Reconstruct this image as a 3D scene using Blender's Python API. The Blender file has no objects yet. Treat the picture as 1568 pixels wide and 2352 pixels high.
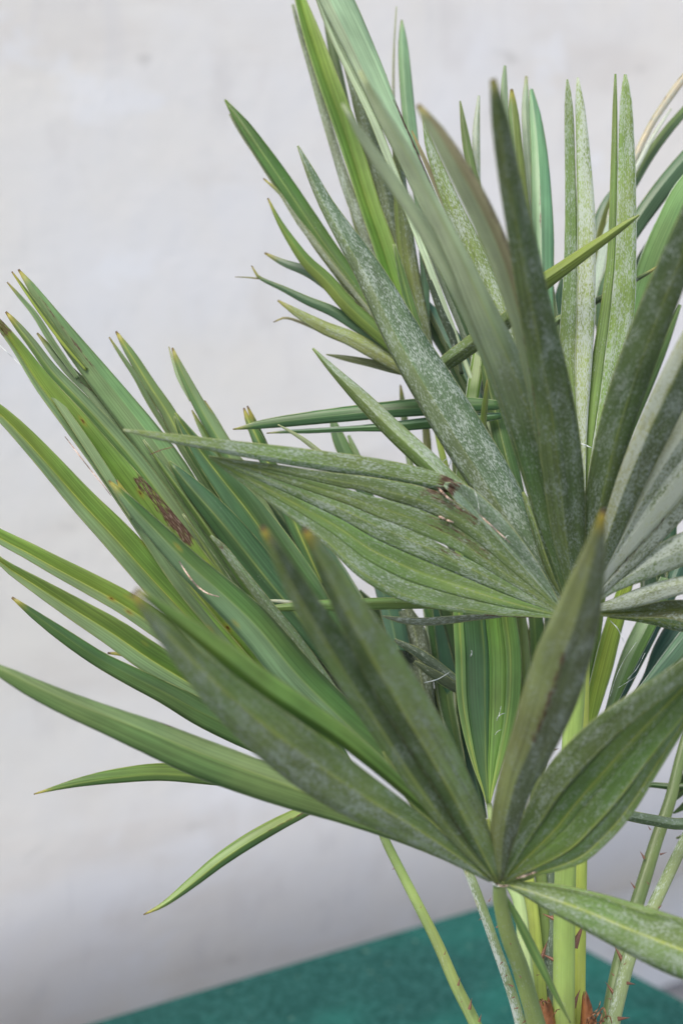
import bpy, math, random
from mathutils import Vector, Matrix
random.seed(7)
rad = math.radians
S = bpy.context.scene
COL = S.collection

# ------------------------------------------------------------ camera
PITCH = rad(12.0)
VFOV = rad(30.0)
cam_data = bpy.data.cameras.new("camera")
cam = bpy.data.objects.new("camera", cam_data)
COL.objects.link(cam)
S.camera = cam
cam.rotation_euler = (math.pi / 2 - PITCH, 0, 0)
cam.location = (0, 0, 1.90)
cam_data.sensor_fit = 'VERTICAL'
cam_data.sensor_height = 36.0
cam_data.sensor_width = 24.0
cam_data.lens = 18.0 / math.tan(VFOV / 2)
cam_data.clip_start = 0.05
cam_data.clip_end = 200
cam_data.dof.use_dof = True
cam_data.dof.focus_distance = 1.47
cam_data.dof.aperture_fstop = 4.5
S.render.resolution_x = 682
S.render.resolution_y = 1024

# ------------------------------------------------------------ world and sun
SUN_ELEV, SUN_AZ = rad(56), rad(208)
world = bpy.data.worlds.new("World")
S.world = world
world.use_nodes = True
wn = world.node_tree
for n in list(wn.nodes): wn.nodes.remove(n)
wo = wn.nodes.new('ShaderNodeOutputWorld')
wb = wn.nodes.new('ShaderNodeBackground')
ws = wn.nodes.new('ShaderNodeTexSky')
ws.sky_type = 'NISHITA'
ws.sun_disc = False
ws.sun_elevation = SUN_ELEV
ws.sun_rotation = SUN_AZ
ws.air_density = 1.0
ws.dust_density = 3.0
ws.ozone_density = 0.3
wb.inputs['Strength'].default_value = 0.12
wn.links.new(ws.outputs[0], wb.inputs[0])
wn.links.new(wb.outputs[0], wo.inputs[0])
sun_data = bpy.data.lights.new("sun", 'SUN')
sun_data.energy = 1.5
sun_data.angle = rad(26)
sun_data.color = (1.0, 0.94, 0.84)
sun = bpy.data.objects.new("sun", sun_data)
COL.objects.link(sun)
# direction towards the sun (same azimuth convention as the sky texture: 0 = +Y, clockwise)
sd = Vector((math.sin(SUN_AZ) * math.cos(SUN_ELEV), math.cos(SUN_AZ) * math.cos(SUN_ELEV), math.sin(SUN_ELEV)))
sun.rotation_euler = sd.to_track_quat('Z', 'Y').to_euler()
S.view_settings.view_transform = 'Standard'
S.view_settings.look = 'None'
S.view_settings.exposure = 0.95
S.view_settings.gamma = 1.0
S.view_settings.use_curve_mapping = False

# ------------------------------------------------------------ measuring helper: sight line + distance -> place in the world
CM = Matrix.Translation(cam.location) @ cam.rotation_euler.to_matrix().to_4x4()
K = math.tan(VFOV / 2) / 1176.0
def P(x, y, d):
    return CM @ Vector(((x - 784) * K * d, (1176 - y) * K * d, -d))
CAM = cam.location.copy()
def on_plane(x, y, z):
    r = P(x, y, 1.0) - CAM
    return CAM + r * ((z - CAM.z) / r.z)

def tag(o, label=None, cat=None, group=None, kind=None):
    if label: o['label'] = label
    if cat: o['category'] = cat
    if group: o['group'] = group
    if kind: o['kind'] = kind
    return o
def link(name, me, parent=None, mat=None):
    o = bpy.data.objects.new(name, me)
    COL.objects.link(o)
    if parent is not None:
        o.parent = parent
        o.matrix_parent_inverse = parent.matrix_basis.inverted() if parent.parent is None else (parent.parent.matrix_basis @ parent.matrix_basis).inverted()
    if mat is not None and me is not None and not me.materials: me.materials.append(mat)
    return o

# ------------------------------------------------------------ materials
class NT:
    def __init__(s, name):
        s.m = bpy.data.materials.new(name); s.m.use_nodes = True
        s.t = s.m.node_tree
        for n in list(s.t.nodes): s.t.nodes.remove(n)
        s.out = s.n('ShaderNodeOutputMaterial')
    def n(s, typ, **kw):
        nd = s.t.nodes.new(typ)
        for k, v in kw.items(): setattr(nd, k, v)
        return nd
    def l(s, a, b): s.t.links.new(a, b)
    def setin(s, sock, v):
        if isinstance(v, bpy.types.NodeSocket): s.l(v, sock)
        else: sock.default_value = v
    def math(s, op, a, b=None, c=None, clamp=False):
        nd = s.n('ShaderNodeMath', operation=op, use_clamp=clamp)
        s.setin(nd.inputs[0], a)
        if b is not None: s.setin(nd.inputs[1], b)
        if c is not None: s.setin(nd.inputs[2], c)
        return nd.outputs[0]
    def mix(s, f, a, b, mode='MIX'):
        nd = s.n('ShaderNodeMix', data_type='RGBA', blend_type=mode)
        s.setin(nd.inputs[0], f)
        s.setin(nd.inputs[6], a if isinstance(a, bpy.types.NodeSocket) else tuple(a) + ((1,) if len(a) == 3 else ()))
        s.setin(nd.inputs[7], b if isinstance(b, bpy.types.NodeSocket) else tuple(b) + ((1,) if len(b) == 3 else ()))
        return nd.outputs[2]
    def ramp(s, v, lo, hi, a=0.0, b=1.0):
        nd = s.n('ShaderNodeMapRange', interpolation_type='SMOOTHSTEP')
        s.setin(nd.inputs[0], v)
        nd.inputs[1].default_value = lo; nd.inputs[2].default_value = hi
        nd.inputs[3].default_value = a; nd.inputs[4].default_value = b
        return nd.outputs[0]
    def noise(s, vec, scale=(1, 1, 1), detail=2.0, rough=0.5, sc=1.0):
        mp = s.n('ShaderNodeMapping'); mp.inputs['Scale'].default_value = scale
        s.l(vec, mp.inputs[0])
        nz = s.n('ShaderNodeTexNoise'); nz.inputs['Scale'].default_value = sc
        nz.inputs['Detail'].default_value = detail; nz.inputs['Roughness'].default_value = rough
        s.l(mp.outputs[0], nz.inputs['Vector'])
        return nz.outputs[0]

def leaf_material(name, translucent=0.28, petiole=False):
    T = NT(name)
    uv = T.n('ShaderNodeUVMap'); uv.uv_map = 'UVMap'
    U = uv.outputs[0]
    def attr(n, col=False):
        a = T.n('ShaderNodeAttribute', attribute_name=n)
        return a.outputs['Color'] if col else a.outputs['Vector']
    col = attr('col', True)
    def sep(v):
        q = T.n('ShaderNodeSeparateXYZ'); T.l(v, q.inputs[0]); return q.outputs
    a1, a2, a3 = sep(attr('a1')), sep(attr('a2')), sep(attr('a3'))
    bloom, brown, ew = a1
    rd, ed, tl = a2
    rib, tipa, spots = a3
    # long fine veins and slow colour drift
    vein = T.noise(U, (1050, 5, 1), 1.0, 0.5)
    vein2 = T.noise(U, (520, 5, 1), 2.0, 0.5)
    drift = T.noise(U, (40, 14, 1), 3.0, 0.6)
    kv = 0.35 if translucent == 0 else 1.0
    f = T.math('ADD', T.ramp(vein, 0.3, 0.7, 1 - 0.2 * kv, 1 + 0.16 * kv), T.ramp(vein2, 0.3, 0.7, -0.12 * kv, 0.12 * kv))
    f = T.math('MULTIPLY', f, T.ramp(drift, 0.3, 0.7, 0.82, 1.18))
    hs = T.n('ShaderNodeHueSaturation')
    T.l(T.ramp(T.noise(U, (26, 10, 1), 2.0), 0.3, 0.7, 0.485, 0.512), hs.inputs['Hue'])
    hs.inputs['Saturation'].default_value = 0.93; T.l(f, hs.inputs['Value']); T.l(col, hs.inputs['Color'])
    c = T.mix(1.0, T.mix(0.02, hs.outputs[0], (0.17, 0.18, 0.10)), (1.32, 1.26, 1.10), 'MULTIPLY')
    # yellowing near the rib and margins
    halo = T.math('MULTIPLY', T.ramp(rd, 0.0, 3.5, 0.28, 0.0), rib, clamp=True)
    c = T.mix(halo, c, (0.26, 0.34, 0.05))
    # midrib line
    rl = T.math('MULTIPLY', T.ramp(rd, 0.25, 0.85, 1.0, 0.0), T.math('MULTIPLY', rib, T.ramp(T.noise(U, (8, 30, 1), 2.0), 0.3, 0.65, 0.35, 1.0)), clamp=True)
    c = T.mix(rl, c, (0.36, 0.43, 0.10))
    # white scurf in streaks
    s1 = T.noise(U, (1180, 270, 1), 2.0, 0.65)
    s2 = T.noise(U, (2100, 400, 1), 1.0, 0.5)
    s3 = T.noise(U, (150, 42, 1), 3.0, 0.6)
    sp = T.math('ADD', T.math('MULTIPLY', s1, 0.62), T.math('MULTIPLY', s2, 0.38))
    thr = T.math('ADD', T.math('MULTIPLY', bloom, 0.36), T.math('MULTIPLY', T.math('SUBTRACT', s3, 0.5), 0.46))
    sc = T.math('SUBTRACT', T.math('ADD', sp, thr), 0.665)
    scurf = T.math('MULTIPLY', T.ramp(sc, -0.01, 0.13), T.ramp(bloom, 0.0, 0.12), clamp=True)
    scurf = T.math('MULTIPLY', scurf, T.ramp(bloom, 0.1, 0.8, 0.50, 0.90))
    c = T.mix(scurf, c, T.mix(T.ramp(bloom, 0.45, 0.85), (0.385, 0.45, 0.415), (0.62, 0.67, 0.61)))
    # an even thin wax film
    c = T.mix(T.math('MULTIPLY', bloom, 0.13), c, (0.25, 0.32, 0.255))
    # margin line
    el = T.math('MULTIPLY', T.ramp(ed, 0.15, 0.75, 1.0, 0.0), T.ramp(T.noise(U, (10, 60, 1), 2.0), 0.35, 0.6, 0.25, 0.9))
    ec = T.mix(ew, (0.34, 0.38, 0.16), (0.72, 0.78, 0.74))
    c = T.mix(el, c, ec)
    # rust spots
    vo = T.n('ShaderNodeTexVoronoi'); vo.inputs['Scale'].default_value = 1.0
    mp = T.n('ShaderNodeMapping'); mp.inputs['Scale'].default_value = (100, 42, 1); T.l(U, mp.inputs[0]); T.l(mp.outputs[0], vo.inputs['Vector'])
    vd = T.math('ADD', vo.outputs['Distance'], T.math('MULTIPLY', T.noise(U, (900, 500, 1)), 0.12))
    pick = T.n('ShaderNodeSeparateColor'); T.l(vo.outputs['Color'], pick.inputs[0])
    on = T.math('LESS_THAN', pick.outputs[0], T.math('MULTIPLY', spots, 0.6))
    spt = T.math('MULTIPLY', T.ramp(vd, 0.08, 0.20, 1.0, 0.0), on)
    c = T.mix(T.math('MULTIPLY', T.ramp(vd, 0.12, 0.38, 0.45, 0.0), on), c, (0.36, 0.30, 0.04))
    c = T.mix(spt, c, (0.11, 0.035, 0.012))
    # scorched tips
    tn = T.math('ADD', T.math('DIVIDE', tl, T.math('MAXIMUM', tipa, 1.0)), T.math('MULTIPLY', T.math('SUBTRACT', T.noise(U, (500, 60, 1), 3.0), 0.5), 9.0))
    yl = T.math('MULTIPLY', T.ramp(tn, 2.0, 17.0, 0.75, 0.0), tipa, clamp=True)
    c = T.mix(yl, c, (0.40, 0.33, 0.055))
    bl = T.math('MULTIPLY', T.ramp(tn, 0.5, 4.0, 0.92, 0.0), tipa, clamp=True)
    c = T.mix(bl, c, (0.10, 0.055, 0.045))
    # dead patches
    bn = T.noise(U, (700, 90, 1), 3.0, 0.7)
    bp = T.ramp(T.math('ADD', T.math('MULTIPLY', brown, 1.0), T.math('MULTIPLY', T.math('SUBTRACT', bn, 0.5), 1.1)), 0.40, 0.60)
    bc = T.mix(T.ramp(T.noise(U, (1300, 160, 1), 2.0), 0.50, 0.70), (0.085, 0.045, 0.028), (0.30, 0.23, 0.17))
    c = T.mix(T.math('MULTIPLY', bp, T.ramp(brown, 0.02, 0.2)), c, bc)
    pb = T.n('ShaderNodeBsdfPrincipled')
    T.l(c, pb.inputs['Base Color'])
    ro = T.ramp(T.math('MAXIMUM', bloom, scurf), 0.0, 0.6, 0.32, 0.68)
    T.l(ro, pb.inputs['Roughness'])
    pb.inputs['Specular IOR Level'].default_value = 0.36
    bh = T.math('ADD', T.math('MULTIPLY', vein, 0.5), T.math('MULTIPLY', vein2, 0.8))
    bu = T.n('ShaderNodeBump'); bu.inputs['Strength'].default_value = 0.35; bu.inputs['Distance'].default_value = 0.0006
    T.l(bh, bu.inputs['Height']); T.l(bu.outputs[0], pb.inputs['Normal'])
    if translucent > 0:
        tr = T.n('ShaderNodeBsdfTranslucent')
        T.l(T.mix(1.0, c, (1.0, 1.05, 0.45), 'MULTIPLY'), tr.inputs['Color'])
        mx = T.n('ShaderNodeMixShader'); mx.inputs[0].default_value = translucent
        T.l(pb.outputs[0], mx.inputs[1]); T.l(tr.outputs[0], mx.inputs[2])
        T.l(mx.outputs[0], T.out.inputs[0])
    else:
        T.l(pb.outputs[0], T.out.inputs[0])
    return T.m
M_LEAF = leaf_material('palm_leaf')
M_STEM = leaf_material('palm_petiole', 0.0)

def simple(name, c1, c2, scale, rough=0.7, bump=0.0, bscale=200, detail=4):
    T = NT(name)
    tc = T.n('ShaderNodeTexCoord').outputs['Object']
    c = T.mix(T.ramp(T.noise(tc, scale, detail, 0.6), 0.35, 0.65), c1, c2)
    pb = T.n('ShaderNodeBsdfPrincipled'); T.l(c, pb.inputs['Base Color']); pb.inputs['Roughness'].default_value = rough
    if bump:
        bu = T.n('ShaderNodeBump'); bu.inputs['Strength'].default_value = bump; bu.inputs['Distance'].default_value = 0.003
        T.l(T.noise(tc, (bscale,) * 3, 3, 0.6), bu.inputs['Height']); T.l(bu.outputs[0], pb.inputs['Normal'])
    T.l(pb.outputs[0], T.out.inputs[0])
    return T.m
M_SPINE = simple('spine_horn', (0.085, 0.03, 0.018), (0.24, 0.11, 0.06), (90, 90, 90), 0.45)
M_FIBRE = simple('dry_fibre', (0.12, 0.055, 0.025), (0.30, 0.15, 0.07), (120, 120, 30), 0.7, 0.5, 300)
M_SILK = simple('white_thread', (0.55, 0.6, 0.55), (0.75, 0.78, 0.74), (60, 60, 60), 0.6)
M_FELT = None
# ------------------------------------------------------------ setting: wall, floor, green topped table
TZ = CAM.z - 1.15                       # height of the table top
corner = on_plane(1142, 2072, TZ)
lft = on_plane(200, 2352, TZ)
rgt = on_plane(1530, 2352, TZ)
ax1 = (lft - corner); ax1.z = 0; ax1.normalize()        # along the back edge, towards the left
ax2 = Vector((-ax1.y, ax1.x, 0))
if ax2.dot(rgt - corner) < 0: ax2 = -ax2                # along the right edge, towards the camera
UP = Vector((0, 0, 1))

def box_mesh(name, o, u, v, w, bev=0.0, mat=None):
    """box from corner o with edge vectors u, v, w"""
    import bmesh
    bm = bmesh.new()
    vs = [bm.verts.new(o + u * a + v * b + w * c) for a in (0, 1) for b in (0, 1) for c in (0, 1)]
    for f in ((0, 1, 3, 2), (4, 6, 7, 5), (0, 4, 5, 1), (2, 3, 7, 6), (0, 2, 6, 4), (1, 5, 7, 3)):
        bm.faces.new([vs[i] for i in f])
    bmesh.ops.recalc_face_normals(bm, faces=bm.faces)
    if bev: bmesh.ops.bevel(bm, geom=list(bm.edges), offset=bev, segments=3, affect='EDGES')
    me = bpy.data.meshes.new(name); bm.to_mesh(me); bm.free()
    if mat: me.materials.append(mat)
    return me

T = NT('whitewashed_plaster')
tc = T.n('ShaderNodeTexCoord').outputs['Object']
big = T.noise(tc, (1.6, 1.6, 1.6), 4, 0.6)
mid = T.noise(tc, (9, 9, 5), 4, 0.65)
drip = T.noise(tc, (22, 22, 1.4), 3, 0.6)
c = T.mix(T.ramp(big, 0.35, 0.65), (0.745, 0.742, 0.745), (0.77, 0.742, 0.69))
c = T.mix(T.ramp(mid, 0.52, 0.72, 0.0, 0.55), c, (0.66, 0.635, 0.61))
c = T.mix(T.ramp(T.noise(tc, (2.2, 2.2, 7.5), 4, 0.6), 0.50, 0.70, 0.0, 0.7), c, (0.69, 0.655, 0.61))
c = T.mix(T.ramp(T.noise(tc, (7.3, 7.3, 15), 3, 0.5), 0.685, 0.76, 0.0, 0.6), c, (0.52, 0.50, 0.47))
c = T.mix(T.ramp(drip, 0.58, 0.75, 0.0, 0.45), c, (0.64, 0.63, 0.63))
c = T.mix(T.ramp(T.noise(tc, (5, 5, 7), 3, 0.6), 0.60, 0.72, 0.0, 0.5), c, (0.80, 0.81, 0.83))
pb = T.n('ShaderNodeBsdfPrincipled'); T.l(c, pb.inputs['Base Color']); pb.inputs['Roughness'].default_value = 0.85
bu = T.n('ShaderNodeBump'); bu.inputs['Strength'].default_value = 0.28; bu.inputs['Distance'].default_value = 0.010
T.l(T.math('ADD', T.noise(tc, (6, 6, 6), 5, 0.6), T.math('MULTIPLY', T.noise(tc, (60, 60, 60), 3, 0.6), 0.2)), bu.inputs['Height']); T.l(bu.outputs[0], pb.inputs['Normal'])
T.l(pb.outputs[0], T.out.inputs[0]); M_WALL = T.m

T = NT('green_felt')
tc = T.n('ShaderNodeTexCoord').outputs['Object']
n1 = T.noise(tc, (95, 95, 95), 4, 0.75); n2 = T.noise(tc, (230, 230, 230), 4, 0.75); n3 = T.noise(tc, (6, 6, 6), 3, 0.5)
c = T.mix(T.ramp(n1, 0.38, 0.62), (0.009, 0.052, 0.046), (0.032, 0.118, 0.108))
c = T.mix(T.ramp(n2, 0.42, 0.62, 0, 0.9), c, (0.009, 0.052, 0.047))
c = T.mix(T.ramp(n3, 0.4, 0.7, 0, 0.4), c, (0.024, 0.185, 0.15))
c = T.mix(T.ramp(T.noise(tc, (75, 75, 75), 2, 0.5), 0.70, 0.76, 0, 0.7), c, (0.16, 0.27, 0.2))
pb = T.n('ShaderNodeBsdfPrincipled'); T.l(c, pb.inputs['Base Color']); pb.inputs['Roughness'].default_value = 0.95
pb.inputs['Specular IOR Level'].default_value = 0.1
bu = T.n('ShaderNodeBump'); bu.inputs['Strength'].default_value = 0.8; bu.inputs['Distance'].default_value = 0.003
T.l(n2, bu.inputs['Height']); T.l(bu.outputs[0], pb.inputs['Normal'])
T.l(pb.outputs[0], T.out.inputs[0]); M_FELT = T.m
M_FLOOR = simple('pale_concrete', (0.20, 0.20, 0.21), (0.26, 0.26, 0.27), (5, 5, 5), 0.85, 0.3, 60)
M_TLEG = simple('painted_steel', (0.20, 0.21, 0.21), (0.26, 0.27, 0.27), (8, 8, 8), 0.45)

fl = bpy.data.meshes.new('floor')
fl.from_pydata([(-30, -30, 0), (30, -30, 0), (30, 30, 0), (-30, 30, 0)], [], [(0, 1, 2, 3)])
tag(link('floor', fl, None, M_FLOOR), kind='structure')
GAP = 0.45
wo_ = corner - ax2 * GAP; wo_.z = 0.0
# wall section: upright face, rolled-under edge and set-back foot added to shade the base
RR = 0.32; RB = 0.52; ZS = TZ + 0.06
prof = [(0.0, 4.2), (0.0, ZS + 0.5), (0.0, ZS)] + [(RR * (1 - math.cos(math.pi / 2 * i / 14)), ZS - RB * math.sin(math.pi / 2 * i / 14)) for i in range(1, 15)] + [(RR, 0.0), (0.6, 0.0), (0.6, 4.2)]
Vw_ = [ax1 * (3.2 - 8.4 * k) - ax2 * q[0] + UP * q[1] for k in (0, 1) for q in prof]
m_ = len(prof)
wm = bpy.data.meshes.new('plaster_wall')
wm.from_pydata(Vw_ + [v.copy() for v in Vw_], [], [(i, (i + 1) % m_, m_ + (i + 1) % m_, m_ + i) for i in range(m_)]
               + [tuple(range(2 * m_, 3 * m_))[::-1], tuple(range(3 * m_, 4 * m_))])
wm.polygons.foreach_set('use_smooth', [2 <= i < 16 for i in range(m_)] + [False, False])
wm.materials.append(M_WALL)
wob = link('plaster_wall', wm); wob.location = wo_
tag(wob, 'off-white plastered wall standing blurred behind the palm', 'wall')
tb = bpy.data.objects.new('side_table', None); COL.objects.link(tb)
tb.location = (corner.x, corner.y, 0)
tag(tb, 'low table with a mottled dark green felt top under the palm', 'table')
tcn = Vector((0, 0, TZ))
felt = link('felt_cover', box_mesh('felt_cover', tcn + UP * -0.006, ax1 * 1.7, ax2 * 1.15, UP * 0.006, 0.002, M_FELT)); felt.parent = tb
slab = link('table_top', box_mesh('table_top', tcn + UP * -0.037 + (ax1 + ax2) * 0.003, ax1 * 1.694, ax2 * 1.144, UP * 0.0305, 0.002, M_TLEG)); slab.parent = tb
lgm = box_mesh('leg', Vector((0, 0, 0)), ax1 * 0.04, ax2 * 0.04, UP * (TZ - 0.0372), 0.003, M_TLEG)
for a, b in ((0.04, 0.04), (1.6, 0.04), (0.04, 1.06), (1.6, 1.06)):
    lg = link('leg', lgm); lg.parent = tb; lg.location = ax1 * a + ax2 * b

# ------------------------------------------------------------ the palm
BASE = P(1292, 2440, 1.47)
ROOT = Vector((BASE.x, BASE.y, TZ))
palm = bpy.data.objects.new('fan_palm', None); COL.objects.link(palm)
palm.location = ROOT
tag(palm, 'fan palm with stiff pleated green fronds and thorny stems, powdered white in places', 'palm')

def spl(pts, n):
    """Catmull-Rom through tuples, n samples by chord length of the first two coordinates"""
    m = len(pts)
    if m == 2: pts = [pts[0], tuple((a + b) / 2 for a, b in zip(*pts)), pts[1]]; m = 3
    seg = [max(1e-3, math.hypot(pts[i + 1][0] - pts[i][0], pts[i + 1][1] - pts[i][1])) for i in range(m - 1)]
    cum = [0]
    for s in seg: cum.append(cum[-1] + s)
    tot = cum[-1]; out = []
    tan = []
    for i in range(m):
        a, b = max(0, i - 1), min(m - 1, i + 1)
        tan.append(tuple((pts[b][k] - pts[a][k]) / (cum[b] - cum[a]) for k in range(len(pts[0]))))
    for j in range(n):
        s = tot * j / (n - 1)
        i = 0
        while i < m - 2 and s > cum[i + 1]: i += 1
        h = seg[i]; t = min(1, max(0, (s - cum[i]) / h))
        h00 = 2 * t**3 - 3 * t**2 + 1; h10 = t**3 - 2 * t**2 + t; h01 = -2 * t**3 + 3 * t**2; h11 = t**3 - t**2
        out.append(tuple(h00 * pts[i][k] + h10 * h * tan[i][k] + h01 * pts[i + 1][k] + h11 * h * tan[i + 1][k] for k in range(len(pts[0]))) + (s / tot,))
    return out

def parse(s):
    return [tuple(float(q) for q in p.split(',')) for p in s.split()]

def lerp3(a, b, t): return tuple(x + (y - x) * t for x, y in zip(a, b))

def build_strip(name, Ls, Rs, Ns, ts, cl, cr, um=0.5, fold=0.3, bl=0.0, br=None, rib=0.6, tip=0.0, spots=0.0, ew=0.0,
                marks=(), arc=0.10, thick=0.0006, seed=None, mat=None, cb=None, bt=1.0, wob=1.0):
    """one leaf segment between two edge curves; um = where the midrib runs, fold = depth of the V (+ ridge towards viewer)"""
    rng = random.Random(seed if seed is not None else random.random())
    if br is None: br = bl
    k = 0.96
    us = [0, um * .3, um * .62, um * .96, um, um + (1 - um) * .04, um + (1 - um) * .38, um + (1 - um) * .7, 1]
    nu, nv = len(us), len(ts)
    V = []; C = []; A1 = []; A2 = []; A3 = []; UVs = []
    Ws = [(R - L).length for L, R in zip(Ls, Rs)]
    wmax = max(Ws); acc = 0.0
    lens = []
    for i in range(nv):
        if i: acc += ((Ls[i] + Rs[i]) / 2 - (Ls[i - 1] + Rs[i - 1]) / 2).length
        lens.append(acc)
    ph = rng.random() * 9; so = rng.random() * 50
    for i in range(nv):
        L, R, N, t, W = Ls[i], Rs[i], Ns[i], ts[i], Ws[i]
        fo = fold * 1.4
        wob_ = 0.05 * math.sin(ph + lens[i] * 37) + 0.03 * math.sin(ph * 2 + lens[i] * 91)
        for u in us:
            a = u / um if u <= um else (1 - u) / (1 - um)      # 0 at edge, 1 at rib
            prof = a + arc * math.sin(math.pi * a) * (1 if fo > 0 else -1)
            half = um if u <= um else 1 - um
            off = fo * W * 0.5 * prof + wob * wob_ * W * (u - 0.5)
            V.append(L.lerp(R, u) + N * off)
            cc = cl if u < um else cr
            if u == um: cc = lerp3(cl, cr, 0.5)
            if cb is not None: cc = lerp3(cc, cb, min(1, max(0, (t - 0.30) / 0.40)))
            C.append(cc)
            b = (bl if u < um else br) * (bt + (1 - bt) * min(1, max(0, (t - 0.25) / 0.35)))
            bw = 0.0
            for (t0, t1, u0, u1, am) in marks:
                ft = min(1, max(0, (t - t0) / 0.015)) * min(1, max(0, (t1 - t) / 0.015))
                fu = 1.0 if u0 - 1e-6 <= u <= u1 + 1e-6 else 0.0
                bw = max(bw, am * ft * fu)
            A1.append((b, bw, ew))
            half = um * W if u <= um else (1 - um) * W
            rd_ = (1 - a) * half * 1000
            ed_ = a * half * 1000 if u not in (um,) else half * 1000
            A2.append((rd_, ed_, lens[i] * 1000))
            A3.append((rib, tip, spots))
            UVs.append((so + u * wmax * (0.35 + 0.65 * W / wmax), so * 1.7 + lens[i]))
    F = []
    for i in range(nv - 1):
        for j in range(nu - 1):
            q = i * nu + j
            F.append((q, q + 1, q + nu + 1, q + nu))
    return V, F, C, A1, A2, A3, UVs

def finish(name, data, parent, origin, thick=0.0006, mat=None):
    V, F, C, A1, A2, A3, UVs = data
    me = bpy.data.meshes.new(name)
    me.from_pydata([v - origin for v in V], [], F)
    me.polygons.foreach_set('use_smooth', [True] * len(me.polygons))
    a = me.attributes.new('col', 'FLOAT_COLOR', 'POINT')
    a.data.foreach_set('color', [x for c in C for x in (c[0], c[1], c[2], 1.0)])
    for nm, arr in (('a1', A1), ('a2', A2), ('a3', A3)):
        a = me.attributes.new(nm, 'FLOAT_VECTOR', 'POINT')
        a.data.foreach_set('vector', [x for c in arr for x in c])
    uv = me.uv_layers.new(name='UVMap')
    lv = [0] * len(me.loops); me.loops.foreach_get('vertex_index', lv)
    uv.data.foreach_set('uv', [x for i in lv for x in UVs[i]])
    o = bpy.data.objects.new(name, me); COL.objects.link(o)
    me.materials.append(mat or M_LEAF)
    if thick:
        so = o.modifiers.new('thickness', 'SOLIDIFY'); so.thickness = thick; so.offset = 0
    o.parent = parent['o']; o.location = origin - parent['w']
    return o

G = (0.078, 0.155, 0.026); GB = (0.120, 0.225, 0.036); GD = (0.030, 0.080, 0.028); GL = (0.130, 0.215, 0.105)
MI = (0.320, 0.430, 0.325); MO = (0.235, 0.345, 0.220); OL = (0.100, 0.165, 0.040); YG = (0.230, 0.330, 0.050)
TE = (0.075, 0.200, 0.145); DK = (0.030, 0.055, 0.022); OD = (0.070, 0.126, 0.030); GM = (0.100, 0.190, 0.050)
CM_ = dict(G=G, GB=GB, GD=GD, GL=GL, MI=MI, MO=MO, OL=OL, YG=YG, TE=TE, DK=DK, OD=OD, GM=GM)
COUNT = [0]
def leaf(fr, s, dt, db, cl='G', cr=None, n=None, roll=0.0, dm=None, **kw):
    """leaflet traced tip -> base as x,y,width; dt / db distance from the lens at tip and base"""
    pts = parse(s)
    if n is None: n = 34
    hubs = fr.get('hubs')
    if hubs and pts[-1][2] > 9:                    # run the hidden foot of the leaflet on to the nearest hub in its direction
        ex, ey = pts[-1][0] - pts[-2][0], pts[-1][1] - pts[-2][1]
        best = max(hubs, key=lambda h: ((h[0] - pts[-1][0]) * ex + (h[1] - pts[-1][1]) * ey) / (math.hypot(ex, ey) * math.hypot(h[0] - pts[-1][0], h[1] - pts[-1][1]) + 1e-6))
        pts = pts + [(best[0] * .5 + pts[-1][0] * .5, best[1] * .5 + pts[-1][1] * .5, pts[-1][2] * .7), (best[0], best[1], 4.0)]
        db = best[2]
    COUNT[0] += 1
    sm = spl(pts, n)
    cs = []
    for (x, y, w, t) in sm:
        d = dt + (db - dt) * t
        if dm: d += dm * math.sin(math.pi * t)
        cs.append((P(x, y, d), max(w, 0.8) * K * d, d, t))
    Ls, Rs, Ns, ts = [], [], [], []
    for i, (c, w, d, t) in enumerate(cs):
        T_ = (cs[min(i + 1, n - 1)][0] - cs[max(i - 1, 0)][0]).normalized()
        Vw = (c - CAM).normalized()
        side = T_.cross(Vw)
        side = side.normalized() if side.length > 1e-6 else Vector((1, 0, 0))
        N = side.cross(T_).normalized()
        if N.dot(Vw) > 0: N = -N
        if roll:
            s2 = side * math.cos(roll) + N * math.sin(roll)
            w = w / max(0.35, math.cos(roll)); N = N * math.cos(roll) - side * math.sin(roll); side = s2
        Ls.append(c - side * w / 2); Rs.append(c + side * w / 2); Ns.append(N); ts.append(t)
    cl = CM_[cl] if isinstance(cl, str) else cl
    cr = cl if cr is None else (CM_[cr] if isinstance(cr, str) else cr)
    j = random.uniform(0.92, 1.08)
    cl = tuple(q * j for q in cl); cr = tuple(q * j for q in cr)
    data = build_strip('leaflet', Ls, Rs, Ns, ts, cl, cr, seed=COUNT[0], **kw)
    return finish('leaflet', data, fr, cs[-1][0])

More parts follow.
